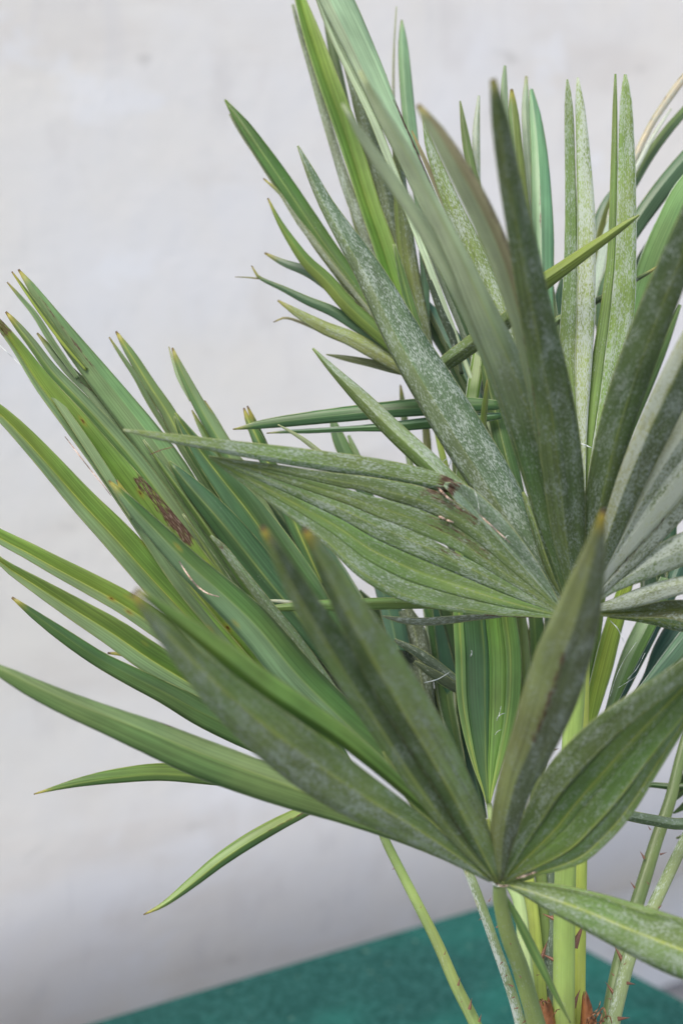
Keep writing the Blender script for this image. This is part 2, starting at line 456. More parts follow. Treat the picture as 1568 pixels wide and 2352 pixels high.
def blade(fr, up, lo, nseg, du, dl, cols, pleat=0.004, slits=(), n=40, fr_w=None, **kw):
    """fused pleated blade between two edge curves (tip -> base), split in nseg leaf segments that share their seams;
    du / dl = (tip distance, base distance) of the upper and lower edge; fr_w = seam positions 0..1"""
    A, B = spl(parse(up), n), spl(parse(lo), n)
    fw = fr_w or [i / nseg for i in range(nseg + 1)]
    rails = []
    for k, f in enumerate(fw):
        row = []
        for a, b in zip(A, B):
            t = a[-1]
            x = a[0] + (b[0] - a[0]) * f; y = a[1] + (b[1] - a[1]) * f
            d = (du[0] + (du[1] - du[0]) * t) * (1 - f) + (dl[0] + (dl[1] - dl[0]) * t) * f
            row.append(P(x, y, d))
        rails.append(row)
    for k in range(nseg):
        Rr, Lr = [], []
        for i in range(n):
            t = A[i][-1]
            a, b = rails[k][i].copy(), rails[k + 1][i].copy()
            for (kk, t0, t1, px) in slits:
                if t0 < t < t1:
                    g = math.sin(math.pi * (t - t0) / (t1 - t0)) ** 0.5 * px * K * 1.45 * 0.5
                    dv = (b - a).normalized()
                    if kk == k + 1: b -= dv * g
                    if kk == k: a += dv * g
            Rr.append(a); Lr.append(b)
        Ns = []
        for i in range(n):
            T_ = (Rr[min(i + 1, n - 1)] - Rr[max(i - 1, 0)]).normalized()
            s_ = (Rr[i] - Lr[i])
            if s_.length < 1e-5: s_ = (Rr[n // 2] - Lr[n // 2])
            N = s_.cross(T_).normalized(); Vw = (Rr[i] - CAM).normalized()
            if N.dot(Vw) > 0: N = -N
            Ns.append(N)
        c = cols[k % len(cols)]
        c = CM_[c] if isinstance(c, str) else c
        cr = tuple(q * 1.06 for q in c)
        COUNT[0] += 1
        kk = {a: (v[k % len(v)] if isinstance(v, list) else v) for a, v in kw.items()}
        o_ = Rr[-1].lerp(Lr[-1], .5)
        # Lr is u=0 side, Rr is u=1 side
        data = build_strip('leaflet', Lr, Rr, Ns, [a[-1] for a in A], c, cr, seed=COUNT[0], wob=0.0, **kk)
        for i_, q_ in enumerate(data[4]):
            if not ((k == 0 and i_ % 9 > 4) or (k == nseg - 1 and i_ % 9 < 4)): data[4][i_] = (q_[0], 9.0, q_[2])
        finish('leaflet', data, fr, o_)

def tube(name, pts3, parent, origin, c1, c2=None, bloom=0.2, flat=0.75, seg=14, spots=0.0, mat=None):
    """petiole: pts3 = list of (Vector, width, t); rounded below, slightly flat on its viewer's side"""
    V, F, C, A1, A2, A3, UVs = [], [], [], [], [], [], []
    n = len(pts3); acc = 0
    rng = random.Random(COUNT[0]); so = rng.random() * 40
    c2 = c2 or c1
    for i, (c, w, t) in enumerate(pts3):
        if i: acc += (c - pts3[i - 1][0]).length
        T_ = (pts3[min(i + 1, n - 1)][0] - pts3[max(i - 1, 0)][0]).normalized()
        Vw = (c - CAM).normalized(); s_ = T_.cross(Vw).normalized(); N = s_.cross(T_).normalized()
        for j in range(seg + 1):
            a = 2 * math.pi * j / seg
            r = w / 2 * (1 + 0.05 * math.cos(3 * a + 0.5))
            V.append(c + s_ * math.cos(a) * r + N * math.sin(a) * r * flat)
            q = 0.5 + 0.5 * math.cos(a)
            C.append(lerp3(c1, c2, q))
            A1.append((bloom * (0.6 + 0.8 * (1 - q)), 0, 0)); A2.append((50, 50, 500)); A3.append((0, 0, spots))
            UVs.append((so + j / seg * math.pi * w, so + acc))
    m = seg + 1
    for i in range(n - 1):
        for j in range(seg):
            q = i * m + j
            F.append((q, q + 1, q + m + 1, q + m))
    F.append(tuple(range(seg))); F.append(tuple((n - 1) * m + j for j in reversed(range(seg))))
    return finish(name, (V, F, C, A1, A2, A3, UVs), parent, origin, 0, mat or M_STEM)

PALM = dict(o=palm, w=ROOT)
def frond(label, s, dt, db, c1='OL', c2=None, bloom=0.2, flat=0.75, spots=0.0, name='frond'):
    """a frond: its stem is the part, its leaflets and spines are the sub-parts. s traced hub -> foot"""
    COUNT[0] += 1
    sm = spl(parse(s), 40)
    pts3 = [(P(x, y, dt + (db - dt) * t), w * K * (dt + (db - dt) * t), t) for (x, y, w, t) in sm]
    cc1 = CM_[c1] if isinstance(c1, str) else c1
    cc2 = (CM_[c2] if isinstance(c2, str) else c2) if c2 else cc1
    o_ = pts3[0][0]
    o = tube(name, pts3, PALM, o_, cc1, cc2, bloom, flat, spots=spots)
    if label: o['label'] = label
    return dict(o=o, w=o_, path=sm, dt=dt, db=db)

# thorns: one curved horn mesh shared by all
def horn():
    V, F = [], []; seg = 7; rows = 6
    for i in range(rows):
        t = i / rows; r = 0.17 * (1 - t) ** 1.1 + 0.012
        for j in range(seg):
            a = 2 * math.pi * j / seg
            V.append(Vector((math.cos(a) * r + 0.22 * t * t, math.sin(a) * r * 0.7, t - 0.08)))
    V.append(Vector((0.24, 0, 1.0)))
    for i in range(rows - 1):
        for j in range(seg):
            F.append((i * seg + j, i * seg + (j + 1) % seg, (i + 1) * seg + (j + 1) % seg, (i + 1) * seg + j))
    for j in range(seg): F.append(((rows - 1) * seg + j, (rows - 1) * seg + (j + 1) % seg, len(V) - 1))
    me = bpy.data.meshes.new('spine'); me.from_pydata(V, [], F)
    me.polygons.foreach_set('use_smooth', [True] * len(F)); me.materials.append(M_SPINE)
    return me
HORN = horn()
def spine(fr, x, y, dx, dy, ln, d, fat=1.0, back=0.0):
    """thorn growing from (x, y) towards (dx, dy), ln long"""
    a = P(x, y, d); q = math.hypot(dx, dy)
    b = P(x + dx / q * ln, y + dy / q * ln, d + back)
    z = (b - a); L_ = z.length; z.normalize()
    yv = z.cross((a - CAM).normalized()).normalized(); xv = yv.cross(z)
    m = Matrix((xv, yv, z)).transposed().to_4x4()
    s = bpy.data.objects.new('spine', HORN); COL.objects.link(s)
    s.parent = fr['o']; s.location = a - fr['w']; s.rotation_euler = m.to_euler(); s.scale = (L_ * fat,) * 2 + (L_,)

def thread(fr, s, d, w=1.4, mat=None, name='silk_strand'):
    sm = spl([p + (0.0,) for p in parse(s)], 16)
    V, F = [], []; seg = 5
    cs = [P(q[0], q[1], d + 0.004 * math.sin(i * 0.9)) for i, q in enumerate(sm)]
    o_ = cs[0]
    for i, c in enumerate(cs):
        T_ = (cs[min(i + 1, 15)] - cs[max(i - 1, 0)]).normalized(); Vw = (c - CAM).normalized()
        s_ = T_.cross(Vw).normalized(); N = s_.cross(T_); r = w * K * d / 2 * (1 - 0.6 * abs(i / 15 - .4))
        for j in range(seg):
            a = 2 * math.pi * j / seg; V.append(c + (s_ * math.cos(a) + N * math.sin(a)) * r - o_)
    for i in range(15):
        for j in range(seg):
            F.append((i * seg + j, i * seg + (j + 1) % seg, (i + 1) * seg + (j + 1) % seg, (i + 1) * seg + j))
    me = bpy.data.meshes.new(name); me.from_pydata(V, [], F); me.materials.append(mat or M_SILK)
    o = bpy.data.objects.new(name, me); COL.objects.link(o); o.parent = fr['o']; o.location = o_ - fr['w']
# ============================================================ FRONDS
# ---- A: the near frond, hub low in the middle, leaflets reaching towards the viewer
A = frond('front frond, its pleated leaflets meeting low in the middle', '1145,2026,28 1148,2070,34 1165,2146,37 1193,2223,39 1226,2337,41 1256,2440,43', 1.31, 1.43, (0.19, 0.28, 0.08), (0.14, 0.22, 0.06), bloom=0.28)
leaf(A, '-40,1528,12.6 0,1540,27.0 60,1572,41.4 150,1614,54.0 250,1655,64.8 350,1695,79.2 450,1737,88.2 560,1778,88.2 680,1822,77.4 800,1868,54.0 950,1930,32.4 1120,2015,7.2', 1.30, 1.335, (0.085,.165,.055), (0.12,.20,.085), um=.62, fold=.30, rib=.15, ew=.4, marks=[(.30,.40,.9,1,.55)], arc=.2)
# big bent leaflet: powdery underside half and bright upper half
leaf(A, '312,1352,7.4 400,1415,31.3 500,1487,46.0 600,1565,55.2 700,1632,51.5 800,1700,44.2 900,1785,33.1 1000,1880,18.4 1100,1990,7.4', 1.07, 1.32, 'GB', (0.16,.30,.07), um=.35, fold=.35, rib=0, tip=.9)
leaf(A, '303,1362,10.6 380,1455,44.0 460,1540,75.7 550,1625,103.8 640,1698,121.4 730,1765,125.0 820,1826,110.9 910,1880,86.2 1010,1942,52.8 1125,2022,8.8', 1.06, 1.30, (.105,.175,.05), (.09,.165,.04), um=.55, fold=.32, bl=.54, br=.40, rib=.8, tip=1.1, arc=.15)
leaf(A, '600,1208,10.3 640,1275,34.4 690,1365,55.0 750,1460,68.8 820,1570,75.7 890,1680,68.8 960,1790,58.5 1042,1905,43.0 1138,2022,10.3', 1.06, 1.30, (.14,.22,.065), (0.06,.11,.03), um=.36, fold=.35, bl=.42, br=.40, rib=.5, tip=1.15)
leaf(A, '697,1212,12.2 745,1290,47.0 800,1390,71.3 870,1510,94.0 930,1610,100.9 990,1710,97.4 1045,1810,81.8 1098,1920,57.4 1142,2022,10.4', 1.05, 1.30, (0.06,.115,.03), (.14,.22,.065), um=.34, fold=.35, bl=.38, br=.44, rib=.75, tip=1.3, marks=[(.50,.90,0,.1,.5)])
leaf(A, '1385,1168,7.6 1368,1250,43.7 1345,1340,81.7 1320,1430,110.2 1292,1510,125.4 1262,1600,125.4 1225,1700,106.4 1183,1800,81.7 1156,1910,60.8 1148,2022,11.4', 1.05, 1.30, (0.17,.215,.08), (0.085,.12,.05), um=.50, fold=.3, bl=.34, br=.46, rib=.12, tip=1.5, marks=[(.35,.62,.46,.54,.52)])
blade(A, '1640,1440,0 1568,1510,0 1450,1590,0 1350,1662,0 1250,1770,0 1190,1900,0 1150,2022,0',
         '1640,1560,0 1568,1680,0 1510,1775,0 1455,1865,0 1400,1930,0 1330,1985,0 1160,2026,0', 4, (1.17, 1.30), (1.23, 1.31), [OD, G, G, GM],
      fr_w=[0, .30, .56, .80, 1], fold=[.35, -.2, .25, -.2], rib=[.6, 1.6, 1.6, 1.4], bl=[.46, .37, .39, .43], um=[.2, .25, .2, .3])
leaf(A, '1680,2225,110 1568,2183,126 1450,2137,104 1350,2095,82 1260,2062,54 1200,2042,26 1155,2030,8', 1.22, 1.31, 'G', 'GM', um=.5, fold=.3, bl=.46, br=.50, rib=1.3)
leaf(A, '1640,2150,30 1568,2128,34 1450,2088,30 1350,2058,24 1260,2040,22 1160,2028,8', 1.235, 1.312, 'GM', (0.06,.09,.03), um=.4, fold=.3, bl=.3, rib=.2)
leaf(A, '1309,2349,3 1270,2275,13 1230,2195,21 1190,2115,17 1157,2051,4', 1.36, 1.32, (0.14,.27,.08), (0.10,.21,.06), fold=.4, rib=.2)

for q_ in ('1040,1900,6 1075,1950,22 1105,1990,20 1142,2025,10', '1120,1880,6 1128,1930,20 1136,1980,18 1146,2025,10', '1172,1900,6 1164,1950,22 1156,1990,18 1149,2025,10',
           '880,1725,6 935,1800,34 1000,1878,32 1070,1955,22 1140,2023,10', '905,1790,6 960,1850,26 1030,1925,22 1085,1975,16 1140,2024,8',
           '1250,1985,6 1220,2005,22 1185,2018,18 1152,2028,10', '980,1915,6 1030,1955,20 1080,1990,18 1140,2025,10'):
    leaf(A, q_, 1.312, 1.308, (0.09,.145,.045), (0.13,.19,.06), um=.45, fold=.4, bl=.22, rib=.8)
# ---- B: the big powdery frond at the right
B = frond('large powdery frond at the right, its leaflets spread like a star', '1312,1405,40 1322,1500,44 1312,1700,46 1300,1900,48 1295,2050,50 1293,2200,50 1293,2440,52', 1.40, 1.47, (0.22, .32, .085), (0.20, .30, .065), bloom=.16)
PW = (0.065, .130, .036)
# the broad blade lying to the left
blade(B, '480,1047,0 600,1062,0 740,1082,0 880,1100,0 1000,1128,0 1090,1185,0 1180,1280,0 1285,1398,0',
         '480,1052,0 570,1120,0 660,1185,0 750,1255,0 830,1330,0 930,1382,0 1100,1412,0 1282,1420,0', 5, (1.33, 1.40), (1.34, 1.40),
      [(.075,.125,.038), (.085,.145,.038), (.085,.155,.045), (0.10,.19,.048), (0.09,.165,.055)], slits=[(1, .36, .46, 4.5), (2, .62, .73, 4)], fr_w=[0, .20, .40, .60, .82, 1],
      fold=[.10, -.06, .09, -.06, .08], rib=[.25, .35, .4, .6, .3], bl=[.42, .42, .50, .36, .46], um=[.4, .5, .6, .5, .3],
      marks=[[(.52,.72,.6,1,.48)], [(.55,.78,.5,1,.44), (.2,.5,0,.4,.30)], [(.62,.72,.7,1,.45)], [], [(.8,.95,0,.1,.6)]], n=60)
leaf(B, '283,987,5 380,1004,20 480,1020,28 600,1038,38 720,1055,44 840,1073,48 940,1092,48 1010,1108,38 1050,1122,26', 1.30, 1.385, 'GM', 'OL', um=.3, fold=.3, bl=.56, br=.5, rib=.2, marks=[(.93,1.0,0,1,.75)])
leaf(B, '1020,1112,10 1055,1130,44 1100,1178,66 1150,1232,66 1210,1300,50 1290,1400,8', 1.375, 1.40, (0.13,.22,.16), (0.11,.19,.12), um=.45, fold=-.3, bl=.52, rib=.2, marks=[(0,.10,0,1,.6), (.1,.65,0,.12,.65)])
leaf(B, '718,800,4 760,845,18 830,915,36 900,985,44 970,1050,48 1040,1118,48 1100,1170,40', 1.45, 1.42, OD, (0.13,.2,.09), um=.45, fold=.4, bl=.30, br=.52, rib=.1)
leaf(B, '684,335,4 715,400,22 750,470,34 800,550,50 850,630,66 900,725,82 950,815,94 1005,905,102 1060,995,106 1120,1090,102 1180,1190,84 1235,1290,50 1292,1398,8', 1.50, 1.40, (0.085,.135,.06), (0.045,.10,.045), um=.34, fold=.3, bl=.46, br=.50, rib=.15)
leaf(B, '825,163,7.2 870,250,25.2 930,355,37.8 990,470,41.4 1050,590,48.6 1100,700,63.0 1150,810,75.6 1190,910,82.8 1225,1020,82.8 1258,1160,68.4 1285,1280,39.6 1306,1394,7.2', 1.15, 1.395, (.40,.49,.37), (.33,.43,.31), um=.62, fold=.3, bl=.40, br=.46, rib=.3, cb=PW, bt=.1)  # this pair: albedo raised in place of light the leaning faces miss
leaf(B, '786,238,5.3 835,320,22.9 900,415,29.9 960,505,33.4 1020,605,37.0 1075,705,45.8 1130,820,51.0 1180,950,54.6 1225,1100,49.3 1265,1260,31.7 1300,1394,5.3', 1.17, 1.40, (.40,.50,.38), (.36,.46,.35), um=.5, fold=.3, bl=.40, rib=.05, cb=PW, bt=.1)
leaf(B, '958,240,10.6 1000,300,35.2 1050,385,51.0 1100,480,58.1 1145,580,54.6 1180,690,47.5 1215,820,42.2 1245,980,38.7 1275,1150,31.7 1310,1392,5.3', 1.13, 1.395, (.36,.43,.31), (0.30,.28,.18), um=.55, fold=.3, bl=.40, rib=.1, tip=.7, cb=PW, bt=.2, marks=[(.02,.42,.8,1,.45)])
leaf(B, '1131,180,13.3 1148,280,39.9 1170,410,51.3 1198,550,62.7 1225,690,74.1 1252,820,83.6 1276,950,91.2 1292,1080,93.1 1303,1200,81.7 1312,1300,51.3 1316,1394,7.6', 1.08, 1.395, (0.10,.155,.05), (0.07,.125,.038), um=.40, fold=.25, bl=.40, br=.46, rib=.3, tip=.6, marks=[(.38,.70,0,.1,.5)])
leaf(B, '1670,330,46 1610,455,60 1560,580,74 1505,715,82 1455,850,84 1412,985,78 1380,1120,68 1352,1260,48 1330,1394,8', 1.12, 1.395, (0.065,.12,.038), (0.085,.145,.045), um=.6, fold=.25, bl=.44, br=.40, rib=.3, marks=[(.30,.75,0,.08,.4)])
leaf(B, '1700,600,50 1610,760,72 1545,895,82 1490,1010,76 1438,1130,62 1390,1260,42 1338,1392,6', 1.14, 1.395, (0.32,.36,.20), (0.09,.14,.05), um=.4, fold=.35, bl=.7, br=.55, rib=.4)
leaf(B, '1720,790,50 1620,925,66 1545,1030,72 1480,1135,58 1415,1260,38 1342,1392,6', 1.2, 1.395, (0.36,.40,.26), (0.12,.17,.07), um=.55, fold=.3, bl=.85, br=.7, rib=.1)
leaf(B, '1740,900,50 1620,1030,66 1540,1120,70 1470,1210,54 1400,1300,34 1345,1392,6', 1.22, 1.395, (0.11,.16,.07), (0.36,.40,.26), um=.45, fold=.3, bl=.75, br=.85, rib=.1, marks=[(.55,.85,.9,1,.5)])
leaf(B, '1700,1010,40 1620,1090,54 1540,1180,56 1460,1270,42 1400,1335,26 1345,1393,6', 1.26, 1.396, (0.34,.38,.27), (0.12,.16,.08), um=.5, fold=.3, bl=.8, br=.7, rib=.1, marks=[(.4,.85,.3,.5,.4)])
leaf(B, '1700,1235,60 1600,1250,74 1520,1283,66 1450,1320,46 1400,1350,28 1348,1395,8', 1.30, 1.398, (0.16,.22,.13), (0.17,.25,.12), um=.5, fold=.3, bl=.75, br=.7, rib=.3)
leaf(B, '1680,1330,26 1600,1338,36 1540,1350,42 1480,1368,42 1420,1386,30 1350,1402,8', 1.32, 1.40, (0.2,.25,.14), (0.2,.24,.14), um=.4, fold=.3, bl=.7, rib=.1)
leaf(B, '1660,1412,50 1600,1408,56 1540,1400,44 1480,1404,30 1420,1408,20 1352,1410,8', 1.34, 1.41, (0.09,.12,.05), (0.07,.09,.03), um=.5, fold=-.5, bl=.45, rib=.9)
leaf(B, '1700,1450,20 1568,1438,26 1480,1422,18 1400,1414,10', 1.36, 1.41, OD, fold=.4, bl=.5)

# narrow pleats that fill the star close to its hub
for q_ in ('1130,1215,6 1185,1290,26 1240,1352,24 1300,1402,8', '1200,1130,6 1232,1210,26 1262,1300,26 1303,1400,8', '1255,1120,8 1272,1220,34 1290,1310,28 1308,1400,8',
           '1338,1140,6 1336,1230,40 1330,1320,30 1322,1400,8', '1290,1180,6 1300,1250,24 1308,1330,22 1315,1400,8', '1395,1200,6 1376,1260,26 1354,1330,22 1334,1400,8'):
    leaf(B, q_, 1.41, 1.402, (0.07,.125,.04), (0.09,.15,.05), um=.45, fold=.4, bl=.34, rib=.35)
# ---- C: glossy frond reaching left, hub hidden behind the front frond
C_ = frond('glossy green frond reaching left on a thin bare stem', '862,1862,12.6 880,1920,19.8 915,1992,21.6 960,2080,23.4 1005,2170,25.2 1045,2262,27.0 1090,2352,28.8 1125,2440,30.6', 1.50, 1.46, (0.14,.21,.06), (0.18,.26,.07), bloom=.22, spots=.3)
leaf(C_, '-60,900,20 -10,938,30 40,985,40 110,1060,50 190,1150,60 265,1228,70 345,1316,76 425,1402,78 510,1495,78 600,1590,66 720,1710,44 860,1855,8', 1.44, 1.50, 'GL', 'GB', um=.42, fold=-.35, rib=1.0, spots=1, marks=[(.55,.66,.40,.5,.45)])
leaf(C_, '-60,1190,24 -10,1226,32 60,1262,38 130,1300,44 210,1342,50 290,1386,54 370,1440,56 460,1502,50 580,1600,36 700,1720,22 860,1855,8', 1.46, 1.50, 'GL', 'GB', um=.38, fold=-.3, rib=1.0, spots=.8)
leaf(C_, '-20,1265,6 10,1296,20 70,1335,34 170,1397,52 260,1452,64 340,1507,70 430,1562,68 510,1612,50 600,1682,38 860,1855,8', 1.44, 1.49, 'GL', 'G', um=.45, fold=-.3, rib=.9, spots=.6, tip=.3)
leaf(C_, '28,1372,5 80,1412,20 150,1462,32 230,1515,37 300,1552,44 380,1592,50 460,1635,62 540,1672,68 620,1712,60 760,1790,40 860,1855,8', 1.43, 1.49, (0.05,.115,.035), (0.042,.10,.032), um=.5, fold=.25, rib=.1, tip=.9)
leaf(C_, '248,1500,4 280,1502,10 325,1508,16 380,1525,18 470,1570,16', 1.53, 1.52, YG, OD, fold=.3, tip=1, rib=.3)
leaf(C_, '78,1824,2 120,1812,9 180,1797,20 260,1783,32 370,1773,40 480,1781,42 600,1797,34 700,1815,24 860,1855,8', 1.42, 1.48, (0.07,.15,.04), 'G', um=.35, fold=.3, rib=.2, tip=1)
leaf(C_, '330,2101,2 375,2078,12 440,2028,24 510,1972,32 590,1920,34 680,1872,28 740,1850,20 860,1855,6', 1.43, 1.48, (0.05,.12,.04), (0.13,.23,.05), um=.40, fold=.35, rib=.4, tip=.9, marks=[(.55,.75,.36,.44,.5)])
# the broad bright leaflet with the scorched edge
leaf(C_, '-50,690,8 0,745,20 40,795,28 100,880,44 170,965,58 240,1052,68 310,1140,84 370,1218,96 440,1315,104 520,1415,100 620,1540,84 730,1680,52 860,1855,8', 1.43, 1.50, 'GL', 'GB', um=.30, fold=-.30, rib=.8, spots=.7, tip=1, n=60, marks=[(.350,.440,.78,1,.56), (.42,.515,.78,1,.66), (.0,.085,0,1,.55), (.14,.36,.29,.32,.6)])
leaf(C_, '60,838,3 100,878,12 170,975,20 240,1080,22 310,1190,18', 1.445, 1.45, 'GL', 'GL', fold=.1, rib=0, tip=.8)
# pale leaflets above it
leaf(C_, '43,619,4 70,655,18 110,712,32 160,780,46 215,850,56 275,925,64 335,1000,70 395,1082,74 450,1170,70 520,1290,60 600,1420,50 700,1580,30 860,1855,6', 1.50, 1.52, 'GL', (0.105,.215,.09), um=.6, fold=.25, rib=.1, tip=1, marks=[(.03,.22,.55,.65,.5)])
leaf(C_, '28,624,3 60,668,9 105,730,13 150,790,13 200,850,8', 1.49, 1.50, YG, OD, fold=.2, tip=1, rib=0)
leaf(C_, '17,648,3 45,680,9 80,722,13 120,785,15 180,870,10', 1.49, 1.505, 'GL', 'GL', fold=.2, tip=.8, rib=0, ew=.4)
leaf(C_, '14,716,4 36,742,15 75,790,22 120,850,26 190,922,32 260,997,36 330,1080,38 410,1190,40 500,1330,36', 1.485, 1.51, (0.09,.18,.06), 'GL', um=.4, fold=.3, rib=.4, tip=1)
leaf(C_, '86,765,4 125,812,18 165,857,24 215,905,26 270,975,28 330,1060,26 400,1160,24', 1.51, 1.52, 'MO', 'GL', um=.5, fold=.2, rib=0, tip=.7, bl=.12, marks=[(.22,.42,.4,1,.45)])
leaf(C_, '267,761,4 285,790,15 305,820,22 345,885,28 385,945,33 420,1010,38 470,1090,40 530,1190,40 600,1320,36 700,1500,20', 1.55, 1.54, 'GL', (0.11,.2,.07), um=.45, fold=.3, rib=.6, tip=.9)
leaf(C_, '251,774,3 278,815,9 310,862,12 345,925,14 390,1000,10', 1.545, 1.55, 'GL', 'GL', fold=.2, tip=.6, rib=0)
leaf(C_, '396,799,4 406,825,12 420,857,20 455,925,28 490,985,33 530,1050,36 590,1150,36 660,1270,34 740,1420,20', 1.56, 1.55, (0.09,.18,.08), 'GL', um=.45, fold=.25, rib=.3, tip=.8)
leaf(C_, '388,796,2 398,830,6 412,868,10 440,920,10', 1.57, 1.56, 'MO', 'MO', fold=.2, tip=.4, rib=0)
leaf(C_, '470,920,3 488,955,13 512,1000,18 545,1055,20 600,1140,22', 1.57, 1.56, 'GL', 'GL', fold=.2, tip=.7, rib=0)
leaf(C_, '441,942,3 458,975,11 478,1010,17 510,1060,20 560,1150,22', 1.565, 1.56, 'GL', 'GM', fold=.2, tip=.5, rib=0)
leaf(C_, '403,948,5 425,985,22 460,1035,40 510,1100,58 570,1175,76 630,1260,88 690,1345,86 750,1430,66 820,1540,36 880,1640,10', 1.52, 1.50, (0.04,.11,.05), (0.05,.125,.05), um=.5, fold=-.25, rib=.8, bl=.05)
leaf(C_, '400,955,3 412,985,12 430,1020,18 470,1085,20 540,1190,14', 1.522, 1.52, 'GD', 'GL', fold=.3, rib=.2)
leaf(C_, '389,1060,5 410,1085,24 445,1125,44 500,1185,62 560,1258,74 630,1345,76 700,1430,62 780,1540,38 850,1650,10', 1.50, 1.49, (0.035,.095,.04), (0.035,.10,.045), um=.45, fold=.3, rib=.3, bl=.08)
leaf(C_, '560,937,3 570,965,14 590,1005,26 612,1055,34 645,1130,38 690,1230,38 740,1340,30', 1.55, 1.53, (0.05,.12,.05), (0.045,.11,.03), um=.5, fold=.3, rib=.9, tip=1)
leaf(C_, '568,932,3 582,965,12 602,1010,16 625,1060,14', 1.549, 1.55, 'G', 'GD', fold=.2, rib=0, tip=1)
leaf(C_, '484,1230,5 510,1256,16 555,1315,22 610,1385,26 680,1470,26 760,1580,22 840,1700,10', 1.44, 1.45, (0.10,.15,.08), (0.09,.15,.07), um=.5, fold=.35, bl=.40, rib=0, marks=[(.02,.10,.3,1,.5)])

# ---- D: the two-toned leaflet and the upright blade
D = frond('green frond behind the front one, with a two-toned leaflet', '1042,1932,16 1081,2018,21 1112,2101,22 1134,2165,22 1158,2232,23 1186,2322,24 1212,2440,26', 1.43, 1.46, (0.10,.155,.075), (0.17,.24,.09), bloom=.55, spots=.6)
leaf(D, '250,1104,3.7 275,1130,18.6 310,1170,33.5 370,1232,48.4 440,1303,61.4 520,1374,74.4 590,1442,85.6 680,1550,91.1 780,1650,87.4 870,1735,68.8 940,1800,37.2 1000,1868,18.6 1040,1930,7.4', 1.41, 1.42, (0.115,.215,.115), (0.052,.120,.032), um=.52, fold=.5, rib=.15, tip=.9, ew=.1, spots=.15)
leaf(D, '268,1102,3 282,1125,9 305,1152,12 340,1188,8', 1.411, 1.413, YG, 'G', fold=.2, rib=0, tip=1)
E = frond('frond standing upright in the middle with a smooth ribbed blade', '1122,1845,12 1135,1930,18 1160,2010,24 1190,2070,28 1203,2190,30 1215,2300,32 1230,2440,36', 1.47, 1.46, (0.22,.33,.15), (0.25,.36,.17), bloom=.12)
blade(E, '1120,1010,0 1150,1120,0 1172,1260,0 1184,1410,0 1196,1500,0 1194,1600,0 1178,1680,0 1152,1760,0 1134,1815,0 1125,1850,0',
         '1090,1010,0 1062,1120,0 1044,1260,0 1040,1410,0 1044,1500,0 1048,1600,0 1062,1680,0 1085,1760,0 1106,1815,0 1117,1850,0', 4, (1.52, 1.47), (1.52, 1.47),
      [(0.11,.225,.05), (0.115,.24,.04), (0.045,.125,.045), (0.15,.28,.08)], fr_w=[0, .24, .49, .84, 1], fold=[.14, -.10, .16, -.10], rib=[.6, .2, .3, .9], um=[.3, .2, .8, .6], arc=.2, marks=[[], [], [(.645,.685,.96,1,.6)], []])

# ---- F: back frond fanning up and left
F_ = frond('rear frond fanning up and to the left', '985,870,10 994,930,13 1005,1000,14 1022,1072,16 1060,1200,20 1110,1400,24 1180,1800,28 1215,2050,30 1228,2170,32 1238,2290,34 1250,2440,40', 1.58, 1.48, (0.20,.28,.05), (0.24,.32,.05), bloom=.12)
F_['hubs'] = [(985, 870, 1.58), (1180, 1130, 1.55), (1340, 1172, 1.50)]
Mid = frond('rear frond stem hidden behind the powdery frond', '1180,1130,10 1196,1400,20 1220,1700,26 1240,2000,28 1264,2440,32', 1.55, 1.50, (0.08,.13,.03), (0.10,.16,.04), bloom=.1)
leaf(F_, '672,-60,10 690,0,26 715,75,40 750,175,48 785,270,52 818,372,50 850,475,48 880,560,50 905,640,48 930,710,40 955,790,26 985,868,6', 1.64, 1.58, (0.075,.17,.022), 'GB', um=.42, fold=-.35, rib=.2, bl=.04)
leaf(F_, '672,10,6 690,80,10 712,150,14 738,240,18 768,340,20 800,440,24 835,530,26 870,630,26 910,720,16', 1.645, 1.60, (0.13,.17,.12), (0.10,.13,.09), um=.5, fold=.3, bl=.5, rib=0)
leaf(F_, '517,229,4 535,255,16 560,288,27 605,352,36 650,417,40 700,492,42 750,565,40 800,632,36 850,700,30 900,770,24 970,860,6', 1.62, 1.58, (0.06,.14,.035), (0.045,.115,.02), um=.45, fold=.35, rib=.2, bl=.10)
leaf(F_, '527,262,3 552,305,6 580,345,8 610,390,10 650,450,12 700,530,12', 1.622, 1.60, (0.14,.18,.12), None, fold=.2, bl=.4, rib=0)
leaf(F_, '605,410,3 650,450,10 685,492,17 720,545,27 770,610,32 830,690,30 880,750,22 960,860,6', 1.61, 1.58, (0.12,.16,.07), (0.08,.13,.04), um=.6, fold=.3, bl=.4, br=.2, rib=.1, tip=.8)
leaf(F_, '615,455,3 642,510,12 675,562,21 705,602,28 750,645,34 800,702,36 860,757,36 910,802,30 975,865,6', 1.58, 1.57, (0.13,.21,.04), (0.08,.16,.03), um=.5, fold=.3, bl=.06, rib=.2, tip=.8, marks=[(.55,.85,.9,1,.6)])
leaf(F_, '608,581,4 650,603,15 707,624,24 752,654,26 810,700,24 870,760,16', 1.60, 1.585, (0.08,.14,.09), (0.09,.14,.10), um=.5, fold=.3, bl=.18, rib=0, tip=.8)
leaf(F_, '578,610,2 588,628,5 596,638,7 650,663,13 707,691,20 764,715,24 813,746,24 860,778,18 960,850,5', 1.59, 1.575, (0.05,.11,.06), (0.05,.11,.05), um=.5, fold=.3, bl=.1, rib=0, tip=.9)
leaf(F_, '540,636,1.5 565,637,3 598,640,4', 1.59, 1.59, (0.2,.15,.12), None, fold=.1, rib=0)
leaf(F_, '638,690,4 688,722,20 745,753,30 802,776,34 860,807,36 935,852,24 980,872,6', 1.585, 1.575, (0.19,.23,.08), (0.20,.25,.08), um=.5, fold=.25, bl=.42, rib=.1, tip=.6)
